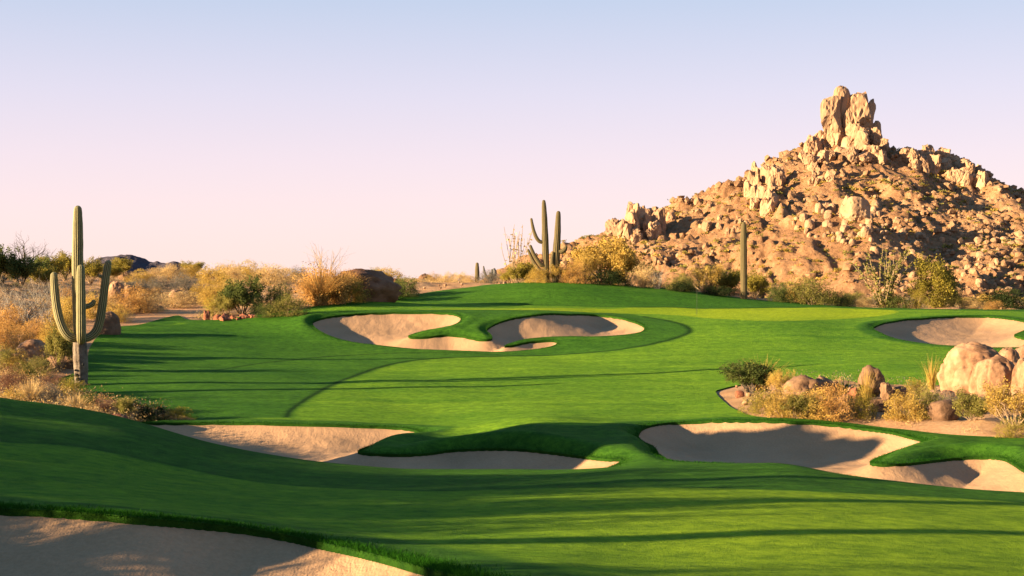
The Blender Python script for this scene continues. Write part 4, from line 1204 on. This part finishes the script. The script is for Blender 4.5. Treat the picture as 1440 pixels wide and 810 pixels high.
# ---- behind the far mound
D0 = 116.0
plant('ocotillo_pale', 724, 396, 56, 82, "pale thin ocotillo left of the two tall saguaros on the mound", dmin=D0)
for u, v, w, h in ((728, 398, 34, 26), (742, 397, 36, 30), (715, 398, 26, 18)):
    plant('yellowopen', u, v, w, h, "yellow-green bush at the foot of the ocotillo", "bushes at the foot of the ocotillo", dmin=D0)
plant('gold', 757, 398, 38, 24, "golden bush at the foot of the forked saguaro", dmin=D0)
plant('goldopen', 790, 398, 40, 26, "golden open bush between the saguaros and the brown bush", dmin=D0)
plant('orange', 806, 399, 50, 34, "brown-gold rounded bush right of the two tall saguaros", dmin=D0)
plant('goldentree', 846, 398, 96, 66, "golden leafed tree in front of the mountain's left knob", dmin=D0, dd=4)
plant('goldentree', 880, 402, 76, 52, "smaller golden tree right of the first golden tree", dmin=D0, dd=4)
plant('goldopen', 822, 396, 50, 44, "golden open bush against the sky left of the golden tree", dmin=D0, dd=2)
plant('jojoba', 858, 402, 72, 24, "very dark flat-topped bush on the mound under the golden tree", dmin=D0)
plant('tan', 905, 404, 50, 36, "tan scrub bush right of the very dark bush", dmin=D0)
plant('twigs', 925, 406, 46, 34, "bare twiggy bush between the tan scrub and the dark-bellied bush", dmin=D0)
plant('olive', 957, 409, 48, 26, "olive rounded bush with a dark underside on the mound", dmin=D0)
plant('jojoba', 958, 410, 44, 15, "dark low bush under the olive rounded one", dmin=D0, dd=-0.8)
plant('goldopen', 992, 411, 56, 42, "golden open bush left of the lone slim saguaro", dmin=D0)
plant('yellowopen', 1022, 414, 56, 38, "yellow-green bush just left of the lone slim saguaro", dmin=D0)
plant('jojoba', 1010, 417, 56, 14, "dark low hedge-like bush at the mound's right shoulder", dmin=D0)
plant('yellowopen', 1062, 420, 44, 40, "yellow bush just right of the lone slim saguaro", dmin=D0)
plant('greendome', 1098, 430, 36, 28, "dark green bush at the edge of the green under the mountain", dmin=D0)
plant('olive', 1140, 432, 78, 38, "broad olive-gold bush at the edge of the green under the mountain", dmin=D0)
plant('gold', 1128, 428, 60, 38, "golden bush behind the broad olive one", dmin=D0, dd=3)
plant('greendome', 1180, 434, 42, 22, "small fresh green bush right of the broad olive one", dmin=D0)
plant('tan', 1212, 434, 40, 16, "low tan bush left of the green ocotillo", dmin=D0)
plant('ocotillo_green', 1242, 436, 76, 84, "large greenish ocotillo in front of the mountain", dmin=D0)
plant('greendome', 1256, 437, 48, 22, "dark green bush at the foot of the large ocotillo", dmin=D0)
plant('goldtree', 1312, 438, 76, 74, "golden-green small tree right of the large ocotillo", dmin=D0)
plant('yellow', 1290, 438, 40, 40, "yellow bush at the left side of the golden-green tree", dmin=D0)
plant('olive', 1338, 438, 34, 40, "olive bush at the right side of the golden-green tree", dmin=D0)
plant('tan', 1366, 438, 40, 20, "low tan bush between the golden-green tree and the dark hedge bush", dmin=D0)
plant('jojoba', 1412, 438, 80, 30, "long very dark bush at the right edge of the green", dmin=D0)
plant('orange', 1398, 439, 36, 14, "low rust bush in front of the long dark bush", dmin=112, dd=-1)
for u in range(690, 1440, 24):
    vv_ = float(np.interp(u, [690, 760, 900, 1000, 1080, 1240, 1440], [395, 396, 403, 412, 422, 430, 431]))
    plant(('tan', 'gold', 'grey', 'olive', 'goldopen')[int(rng.integers(0, 5))], u + rng.uniform(-8, 8), vv_, rng.uniform(26, 44), rng.uniform(12, 24), "small desert bush on the flat between the green and the mountain", "small bushes between the green and the mountain", dmin=128, dmax=300)
# ---- the island of brush and boulders
for i, (u, v, w, h, st, si, dp, rot, tl, lb) in enumerate([
    (1362, 558, 100, 78, 'round', 3, 70, 10, (0, 14), "largest pale rounded boulder, left one of the cluster beside the right bunker"),
    (1396, 562, 70, 66, 'round', 2, 56, 20, (0, 6), "pitted reddish boulder in front of the largest one"),
    (1418, 545, 40, 58, 'block', 4, 40, 20, (0, 0), "block seen above and between the pitted boulder and the edge boulder"),
    (1450, 566, 56, 66, 'round', 5, 44, 30, (0, 0), "upright boulder cut by the right edge of the picture"),
    (1450, 540, 60, 60, 'block', 7, 50, 0, (0, 0), "shaded boulder at the back of the cluster"),
]):
    put_rock(u, v, w, h, st, si, M_GRANITE, lb, rot=rot, tilt=tl, depth=dp)
put_rock(1128, 560, 54, 34, 'block', 1, M_TANROCK, "dark brown hump-shaped rock behind the golden front bushes", rot=10)
put_rock(1124, 548, 20, 16, 'round', 0, M_GRANITE, "pale tipped rock showing behind the dark hump", rot=0)
put_rock(1160, 558, 36, 34, 'block', 5, M_TANROCK, "brown rounded rock left of the green agave", rot=40)
put_rock(1228, 553, 36, 42, 'block', 1, M_TANROCK, "pointed tan rock standing tallest in the middle of the island", rot=15, tilt=(0, -12))
put_rock(1190, 574, 24, 22, 'round', 2, M_GRANITE, "cream rock among the golden front bushes", rot=70)
put_rock(1204, 562, 22, 22, 'block', 2, M_REDROCK, "red angular rock left of the pointed tan one", rot=25)
put_rock(1247, 562, 20, 26, 'block', 4, M_TANROCK, "narrow tan rock right of the pointed one", rot=50)
put_rock(1266, 560, 24, 20, 'round', 4, M_BROWNROCK, "brown stone at the right of the narrow tan rock", rot=0)
put_rock(1284, 552, 16, 12, 'round', 6, M_GRANITE, "small pale stone near the tall golden grass", rot=0)
put_rock(1327, 588, 42, 30, 'round', 0, M_BROWNROCK, "smooth grey-brown boulder shaded between two front bushes", rot=25)
put_rock(1332, 562, 26, 16, 'round', 2, M_GRANITE, "pale stone at the left foot of the largest boulder", rot=60)
put_rock(1040, 556, 14, 9, 'round', 3, M_REDROCK, "small dark stone at the island's left tip", rot=0)
def plant_wide(kind, u, v, w, h, *a_, **k_): return plant(kind, u, v, w * 1.15, h * 1.08, *a_, **k_)
plant_wide('creosote', 1056, 552, 60, 42, "dark green bush at the left end of the island")
plant_wide('goldgrass', 1072, 548, 60, 46, "wispy golden grass behind the dark green end bush")
plant_wide('goldopen', 1096, 556, 44, 36, "golden open bush left of the dark hump rock")
plant_wide('greenagave', 1186, 558, 42, 26, "dark green spiky agave in the middle of the island")
for kind, u, v, w, h in (('yellow', 1072, 581, 52, 30), ('gold', 1100, 585, 56, 40), ('gold', 1144, 588, 50, 40)):
    plant_wide(kind, u, v, w, h, "golden bush in the front row of the island's left half", "golden bushes in the island's front row")
plant_wide('oliveopen', 1122, 589, 42, 34, "olive bush standing out darker in the island's front row")
plant_wide('orange', 1168, 590, 60, 50, "rust tinted bush before the cream rock")
plant_wide('yellow', 1210, 586, 46, 40, "bright yellow-green bush below the pointed tan rock")
plant_wide('goldgrass', 1218, 570, 34, 50, "tall golden grass against the pointed tan rock")
plant_wide('red', 1240, 578, 34, 20, "small reddish bush on the bare sand in mid island")
plant_wide('gold', 1272, 590, 54, 40, "golden bush left of the shaded smooth boulder")
plant_wide('olive', 1302, 586, 50, 44, "olive bush behind the shaded smooth boulder")
plant_wide('goldgrass', 1310, 546, 32, 46, "tall golden grass left of the largest boulder")
plant_wide('yellow', 1288, 556, 34, 24, "small yellow bush below the tall golden grass")
plant_wide('grey', 1330, 572, 50, 22, "grey bush at the foot of the largest boulder")
plant_wide('oliveopen', 1370, 594, 54, 44, "olive and tan bush in front of the pitted boulder")
plant_wide('grey', 1382, 572, 46, 18, "low grey bush along the foot of the pitted boulder")
plant_wide('goldopen', 1424, 602, 70, 62, "big golden bush in front of the edge boulder")
plant_wide('yellow', 1424, 617, 50, 30, "small yellow bush nearest the strip of turf at right")
plant_wide('greendome', 1446, 598, 30, 26, "green bush at the right edge beside the big golden one")

# low scrub and stones nobody could count on the desert floor
def in_desert(x, y):
    st_ = sdf(x, y, TURF, 40.0); pt = seg_dist(x, y, PATH_L, False)
    il = sdf(x, y, ISLAND, 14)
    return ((st_ > 0.6) & (pt > 2.2)) | (il < -0.5)
uq = rng.uniform(-150, 1560, 16000); dq = np.exp(rng.uniform(math.log(38), math.log(230), 16000))
X_, Y_ = (uq - U0) * dq / F, dq
ok = in_desert(X_, Y_) & ((sdf(X_, Y_, ISLAND, 14) > -0.5) | (rng.uniform(size=len(X_)) < 0.14)) & (n2(X_, Y_, 7, 3, 51) + rng.uniform(-0.6, 0.6, len(X_)) > -0.1) & ~((Y_ > 100) & (Y_ < 136) & (uq > 570) & (uq < 716)) & ~((Y_ > 104) & (Y_ < 112) & (uq > 560))
X_, Y_ = X_[ok], Y_[ok]; Z_ = base_z(X_, Y_) - 0.05 + island_mound(sdf(X_, Y_, ISLAND, 14.0))
r_ = np.random.default_rng(5)
tuft2 = []
for i in range(5):
    p = r_.normal(size=(110, 3)) * (0.34, 0.34, 0.24); p[:, 2] = np.abs(p[:, 2]) + 0.03
    tuft2.append(leaf_quads(p, np.full(110, 0.030), r_, 0.9, 3.2))
sz = rng.uniform(0.35, 1.0, len(X_)); q = rng.uniform(size=len(X_))
for nm, mt, lo, hi, lb in (("dry_grass", LEAF['tan'], 0, .45, "low straw coloured ground cover on the desert floor"), ("ground_vegetation", LEAF['grey'], .45, .7, "low grey ground cover on the desert floor"), ("dry_weeds", LEAF['orange'], .7, 1, "low rust ground cover on the desert floor")):
    m = (q >= lo) & (q < hi)
    VV, TT = scatter_mesh(tuft2, np.stack([X_[m], Y_[m], Z_[m]], 1), np.repeat(sz[m, None], 3, 1), rng.uniform(0, 6.28, m.sum()), rng.integers(0, 5, m.sum()))
    me = mesh_from(nm, VV, TT, mt); attr(me, 'tone', np.repeat(rng.uniform(size=len(VV) // 4), 4))
    tag(link(nm, me), lb, "ground cover", kind='stuff')
uq = rng.uniform(-100, 1540, 5000); dq = np.exp(rng.uniform(math.log(38), math.log(170), 5000))
X_, Y_ = (uq - U0) * dq / F, dq
ok = in_desert(X_, Y_) & ((sdf(X_, Y_, ISLAND, 14) > 0) | (rng.uniform(size=len(X_)) < 0.4)); X_, Y_ = X_[ok], Y_[ok]
sz = 0.03 + 0.12 * rng.uniform(size=len(X_)) ** 4
VV, TT = scatter_mesh(protos_s, np.stack([X_, Y_, base_z(X_, Y_) - 0.05 + island_mound(sdf(X_, Y_, ISLAND, 14.0))], 1), np.repeat(sz[:, None], 3, 1), rng.uniform(0, 6.28, len(sz)), rng.integers(0, 8, len(sz)))
tag(link("gravel", mesh_from("gravel", VV, TT, M_GRANITE, True)), "loose stones on the desert floor", "gravel", kind='stuff')

# rough grass blades along the bunker lips and the near turf edge
def lip_grass():
    r = np.random.default_rng(77)
    Ps = []
    for (nm, P, D, R, lip, lab), n in zip(BUNKERS, (14000, 7000, 26000, 26000, 60000)):
        Q = np.vstack([P, P[:1]]); seg = np.linalg.norm(np.diff(Q, axis=0), axis=1); cs = np.concatenate([[0], np.cumsum(seg)])
        t = r.uniform(0, cs[-1], n)
        x, y = np.interp(t, cs, Q[:, 0]), np.interp(t, cs, Q[:, 1])
        o = r.normal(size=(n, 2)) * 0.16
        Ps.append(np.stack([x + o[:, 0], y + o[:, 1]], 1))
    P = np.vstack(Ps)
    s = np.full(len(P), 99.0); bmp = np.zeros(len(P))
    for b, bb in zip(BUNKERS, SBUMP):
        q = sdf(P[:, 0], P[:, 1], b[1], 14); s = np.minimum(s, q); bmp += lip_profile(q, bb, nose_amount(P[:, 0], P[:, 1]))
    m = (s > 0.0) & (P[:, 1] > 8.5); P, bmp = P[m], bmp[m]
    z = base_z(P[:, 0], P[:, 1]) + bmp + 0.05 * n2(P[:, 0], P[:, 1], 5.0, 3, 3) * np.clip((P[:, 1] - 6) / 20, 0, 1)
    n = len(P)
    h = r.uniform(0.015, 0.05, n); th = r.uniform(0, 6.28, n); w = 0.004 + 0.00012 * P[:, 1]
    b0 = np.stack([P[:, 0], P[:, 1], z - 0.02], 1)
    sd = np.stack([np.cos(th), np.sin(th), np.zeros(n)], 1) * w[:, None]
    tip = b0 + np.stack([r.normal(size=n) * 0.03, r.normal(size=n) * 0.03, h + 0.02], 1)
    V_ = np.stack([b0 - sd, b0 + sd, tip], 1).reshape(-1, 3)
    me = mesh_from("grass", V_, np.arange(n * 3).reshape(n, 3), LIPLEAF)
    attr(me, 'tone', np.repeat(r.uniform(size=n), 3))
    tag(link("grass", me), "longer grass blades fringing the bunker lips", "grass", kind='stuff')
LIPLEAF = leaf_mat("lip_grass_blade", (0.006, 0.036, 0.003), (0.022, 0.080, 0.006), 0.3)
lip_grass()

# ------------------------------------------------------------------ saguaros
def cactus_mat(name, body, ridge):
    m, nt, out = new_mat(name)
    rb = attrn(nt, 'rib')
    n_ = noise(nt, 2.0, 4, 0.6); f_ = noise(nt, 16.0, 3, 0.7, stretch=(1, 1, 2.2))
    c = mixc(nt, maprange(nt, rb, 0.45, 1.0), body, ridge)
    c = mixc(nt, 0.8, c, ramp(nt, mathn(nt, 'ADD', mathn(nt, 'MULTIPLY', n_, 0.5), mathn(nt, 'MULTIPLY', f_, 0.5)), [(0.3, (0.62, 0.62, 0.60)), (0.7, (1.25, 1.2, 1.1))]), 'MULTIPLY')
    principled(nt, out, c, 0.75, bump(nt, f_, 0.5, 0.05), 0.2)
    return m
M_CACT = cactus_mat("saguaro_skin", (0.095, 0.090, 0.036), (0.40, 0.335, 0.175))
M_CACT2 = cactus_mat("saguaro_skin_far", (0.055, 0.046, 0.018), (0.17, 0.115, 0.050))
M_WOOD = rock_mat("saguaro_bark", [(0.36, (0.04, 0.03, 0.022)), (0.48, (0.15, 0.115, 0.082)), (0.68, (0.28, 0.225, 0.165))], 2.5, 6.0, 0.08)
M_SCAR = bark_mat("black_scar", (0.008, 0.007, 0.006), (0.03, 0.025, 0.02))

def limb(path, rads, ribs=16, cap_end=True, cap_start=False, depth=0.16, sub=6):
    """ribbed limb along a smoothed path; returns verts, quads, rib factor"""
    P = catmull(np.asarray(path, float), sub, closed=False)
    R = catmull(np.stack([np.asarray(rads, float)] * 2, 1), sub, closed=False)[:, 0]
    if cap_end:
        d = P[-1] - P[-2]; d /= np.linalg.norm(d); r0 = R[-1]; e0 = P[-1]
        ex = [(e0 + d * r0 * 1.1 * math.sin(t), r0 * math.cos(t) + 0.002) for t in np.linspace(0.2, 1.55, 7)]
        P = np.vstack([P] + [e[0][None] for e in ex]); R = np.concatenate([R, [e[1] for e in ex]])
    R = R * (1 + 0.035 * fbm(np.stack([np.arange(len(R)) * 0.35, np.full(len(R), P[0, 0]), np.full(len(R), 0.3)], 1), 3, 5))
    n = len(P); T_ = np.gradient(P, axis=0); T_ /= np.linalg.norm(T_, axis=1)[:, None]
    ref = np.array([0, 1.0, 0]) if abs(T_[0][1]) < 0.9 else np.array([1.0, 0, 0])
    u = np.cross(T_[0], ref); u /= np.linalg.norm(u)
    m = ribs * 4; th = np.arange(m) / m * 6.28318
    rib = 0.5 + 0.5 * np.cos(th * ribs)
    prof = 1 - depth * (1 - rib ** 0.7)
    V_ = []
    for i in range(n):
        u = u - T_[i] * (u @ T_[i]); u /= np.linalg.norm(u); w = np.cross(T_[i], u)
        V_.append(P[i] + (u[None] * np.cos(th)[:, None] + w[None] * np.sin(th)[:, None]) * (R[i] * prof)[:, None])
    V_ = np.vstack(V_)
    ii = np.arange(n - 1)[:, None] * m; k = np.arange(m)[None]
    Q = np.stack([ii + k, ii + (k + 1) % m, ii + m + (k + 1) % m, ii + m + k], -1).reshape(-1, 4)
    return V_, Q, np.tile(rib, n)

def saguaro(u, v, limbs, mat, label, dmin=33.0, group=None, bark=None, scar=None):
    """limbs: (part name, [(du, dv, dy metres)...] offsets in pixels from the foot, [radius px...], ribs)"""
    x, y = at(u, v, dmin)
    k = y / F
    root = empty("saguaro_cactus", (x, y, ground_z(x, y) - 0.1))
    for (pn, path, rads, ribs, mt) in limbs:
        W = [((a - u) * k, dy, (v - b) * k + 0.1) for a, b, dy in path]
        V_, Q, rb = limb(W, [r * k for r in rads], ribs, depth=0.17 if mt is None else 0.10)
        me = mesh_from(pn, V_, Q, mt or mat, True); attr(me, 'rib', rb)
        link(pn, me, root)
    return tag(root, label, "saguaro", group)

u0, v0 = 113, 541
big = saguaro(u0, v0, [
    ('trunk', [(113.5, 486, 0), (110.5, 455, 0), (109.5, 420, 0), (109, 380, 0), (109.5, 340, 0), (109.5, 310, 0), (109.5, 295, 0)], [7.6, 7.6, 7.7, 7.8, 7.5, 6.6, 5.4], 17, None),
    ('base', [(114, 546, 0), (114, 530, 0), (113.5, 512, 0), (112.5, 495, 0), (112, 480, 0)], [8.6, 9.6, 10.2, 10.2, 9.2], 11, M_WOOD),
    ('arm', [(111, 476, -.05), (104, 475, -.25), (96, 468, -.35), (89, 452, -.38), (84, 430, -.38), (81, 405, -.36), (80, 388, -.35)], [5.2, 5.8, 6.0, 6.0, 5.9, 5.6, 4.8], 13, None),
    ('arm', [(115, 480, -.05), (118, 476, -.36), (119.5, 465, -.50), (119.5, 440, -.52), (119.3, 410, -.52), (119, 385, -.52), (119, 378, -.50)], [5.6, 6.2, 6.6, 6.6, 6.3, 5.8, 5.0], 13, None),
    ('arm', [(113, 477, .05), (122, 475, .25), (131, 466, .40), (136, 450, .45), (140, 425, .45), (144, 395, .42), (147, 375, .40), (148, 371, .4)], [5.0, 5.8, 6.2, 6.2, 6.0, 5.7, 5.2, 4.8], 13, None),
    ('arm', [(108, 434, .1), (104, 431, .3), (102, 424, .36), (101.5, 405, .38), (101.5, 388, .38)], [3.2, 3.6, 3.7, 3.6, 3.2], 11, None),
    ('arm', [(141, 391, .42), (138, 389, .40), (136.5, 388.5, .40)], [2.2, 2.4, 2.2], 9, None),
    ('arm', [(112, 432, .1), (121, 431, .2), (127, 428, .25), (129, 425, .25)], [3.4, 3.8, 3.8, 3.2], 9, None),
], M_CACT, "tall saguaro with four upright arms and a grey woody base, at the left turf edge", dmin=45)
kbig = big.location[1] / F
for i, (du, dv, w, h) in enumerate(((-3.5, 18, 4.5, 5), (-1, 12, 5, 5), (3, 9, 5, 5.5), (-4, 25, 3, 3), (6.5, 33, 2.5, 4), (0.5, 6, 4, 4))):
    Vr, Tr = rock_shape(900 + i, 3, 8, 0.2)
    Vr = Vr * np.array([w * kbig / 2, 0.07, h * kbig / 2]) + np.array([du * kbig, -9.6 * kbig, dv * kbig - 0.05])
    link("scar", mesh_from("scar", Vr, Tr, M_SCAR, True), big)

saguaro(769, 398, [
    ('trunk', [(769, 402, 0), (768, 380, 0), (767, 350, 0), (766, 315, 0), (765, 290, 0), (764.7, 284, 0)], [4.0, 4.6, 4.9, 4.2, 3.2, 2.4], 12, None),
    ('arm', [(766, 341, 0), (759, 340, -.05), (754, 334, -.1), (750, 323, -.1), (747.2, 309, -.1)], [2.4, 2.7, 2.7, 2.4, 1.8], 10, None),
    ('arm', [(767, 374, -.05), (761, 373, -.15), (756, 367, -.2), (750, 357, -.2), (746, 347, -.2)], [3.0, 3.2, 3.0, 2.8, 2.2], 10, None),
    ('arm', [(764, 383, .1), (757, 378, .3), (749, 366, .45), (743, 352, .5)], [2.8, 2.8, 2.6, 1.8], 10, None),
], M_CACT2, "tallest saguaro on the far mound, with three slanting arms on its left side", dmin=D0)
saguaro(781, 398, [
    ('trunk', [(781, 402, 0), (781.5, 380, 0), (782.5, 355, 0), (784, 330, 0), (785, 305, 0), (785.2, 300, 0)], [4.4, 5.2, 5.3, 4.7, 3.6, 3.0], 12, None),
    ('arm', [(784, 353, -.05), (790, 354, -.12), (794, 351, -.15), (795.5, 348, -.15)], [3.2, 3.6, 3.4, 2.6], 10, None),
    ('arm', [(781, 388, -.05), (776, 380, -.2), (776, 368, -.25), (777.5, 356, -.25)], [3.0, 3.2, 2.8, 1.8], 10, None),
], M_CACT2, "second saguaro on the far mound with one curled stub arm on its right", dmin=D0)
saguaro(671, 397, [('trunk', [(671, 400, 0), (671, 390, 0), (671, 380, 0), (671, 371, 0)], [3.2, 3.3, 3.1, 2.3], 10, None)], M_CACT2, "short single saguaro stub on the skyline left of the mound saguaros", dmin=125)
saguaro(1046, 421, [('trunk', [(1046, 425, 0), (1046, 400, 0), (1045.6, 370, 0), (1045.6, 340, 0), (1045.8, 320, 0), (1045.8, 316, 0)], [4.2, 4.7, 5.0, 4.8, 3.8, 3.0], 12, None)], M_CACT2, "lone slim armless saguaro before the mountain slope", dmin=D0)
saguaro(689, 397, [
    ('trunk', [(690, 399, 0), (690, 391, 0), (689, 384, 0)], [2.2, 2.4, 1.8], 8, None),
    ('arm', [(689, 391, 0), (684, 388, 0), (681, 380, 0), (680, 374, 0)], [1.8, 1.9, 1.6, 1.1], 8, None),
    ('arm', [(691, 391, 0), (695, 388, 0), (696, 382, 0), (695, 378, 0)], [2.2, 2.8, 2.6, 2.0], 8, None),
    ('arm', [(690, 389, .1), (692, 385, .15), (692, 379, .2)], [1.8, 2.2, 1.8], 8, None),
], cactus_mat("dark_grey_skin", (0.05, 0.05, 0.05), (0.16, 0.15, 0.14)), "small grey branching cactus right of the short saguaro stub", dmin=125)  # plain dark grey skin

for i, (x, y, hh) in enumerate(((-20, 6.9, 5.2), (-25, 8.6, 7.4), (-26, 12.0, 6.2), (-30, 48.5, 6.6), (-33, 62.5, 6.0))):  # unseen saguaros added to throw shadow streaks over the turf
    root = empty("saguaro_cactus", (x, y, ground_z(x, y) - 0.1))
    for pn, path, rads in (("trunk", [(0, 0, 0), (0, 0, hh * .3), (.05, 0, hh * .7), (0, 0, hh)], [.26, .30, .28, .16]), ("arm", [(0, .1, hh * .4), (.6, .2, hh * .42), (.9, .25, hh * .55), (.95, .25, hh * (.7 + .05 * (i % 3)))], [.15, .19, .18, .12])):
        V_, Q, rb = limb(path, rads, 12)
        me = mesh_from(pn, V_, Q, M_CACT2, True); attr(me, 'rib', rb); link(pn, me, root)
    tag(root, "added saguaro beyond the left edge casting a long shadow streak", "saguaro", "added saguaros beyond the left edge")

# ------------------------------------------------------------------ flagstick on the green
x, y = at(980, 442, 60)
fl = empty("flagstick", (x, y, ground_z(x, y)))
def pole(z0, z1, r, mat, name):
    V_, Q = tubes([(0, 0, z0, 0, 0, z1, r, r * 0.8)], 10)
    link(name, mesh_from(name, V_, Q, mat, True), fl)
M_POLE = bark_mat("flagstick_paint", (0.06, 0.06, 0.04), (0.09, 0.09, 0.06))
M_POLEB = bark_mat("flagstick_black", (0.02, 0.02, 0.02), (0.03, 0.03, 0.03))
pole(0.86, 1.9, 0.008, M_POLE, "pole"); pole(-0.05, 0.86, 0.013, M_POLEB, "lower_pole")
tag(fl, "thin flagstick standing in the bright putting green", "flagstick")
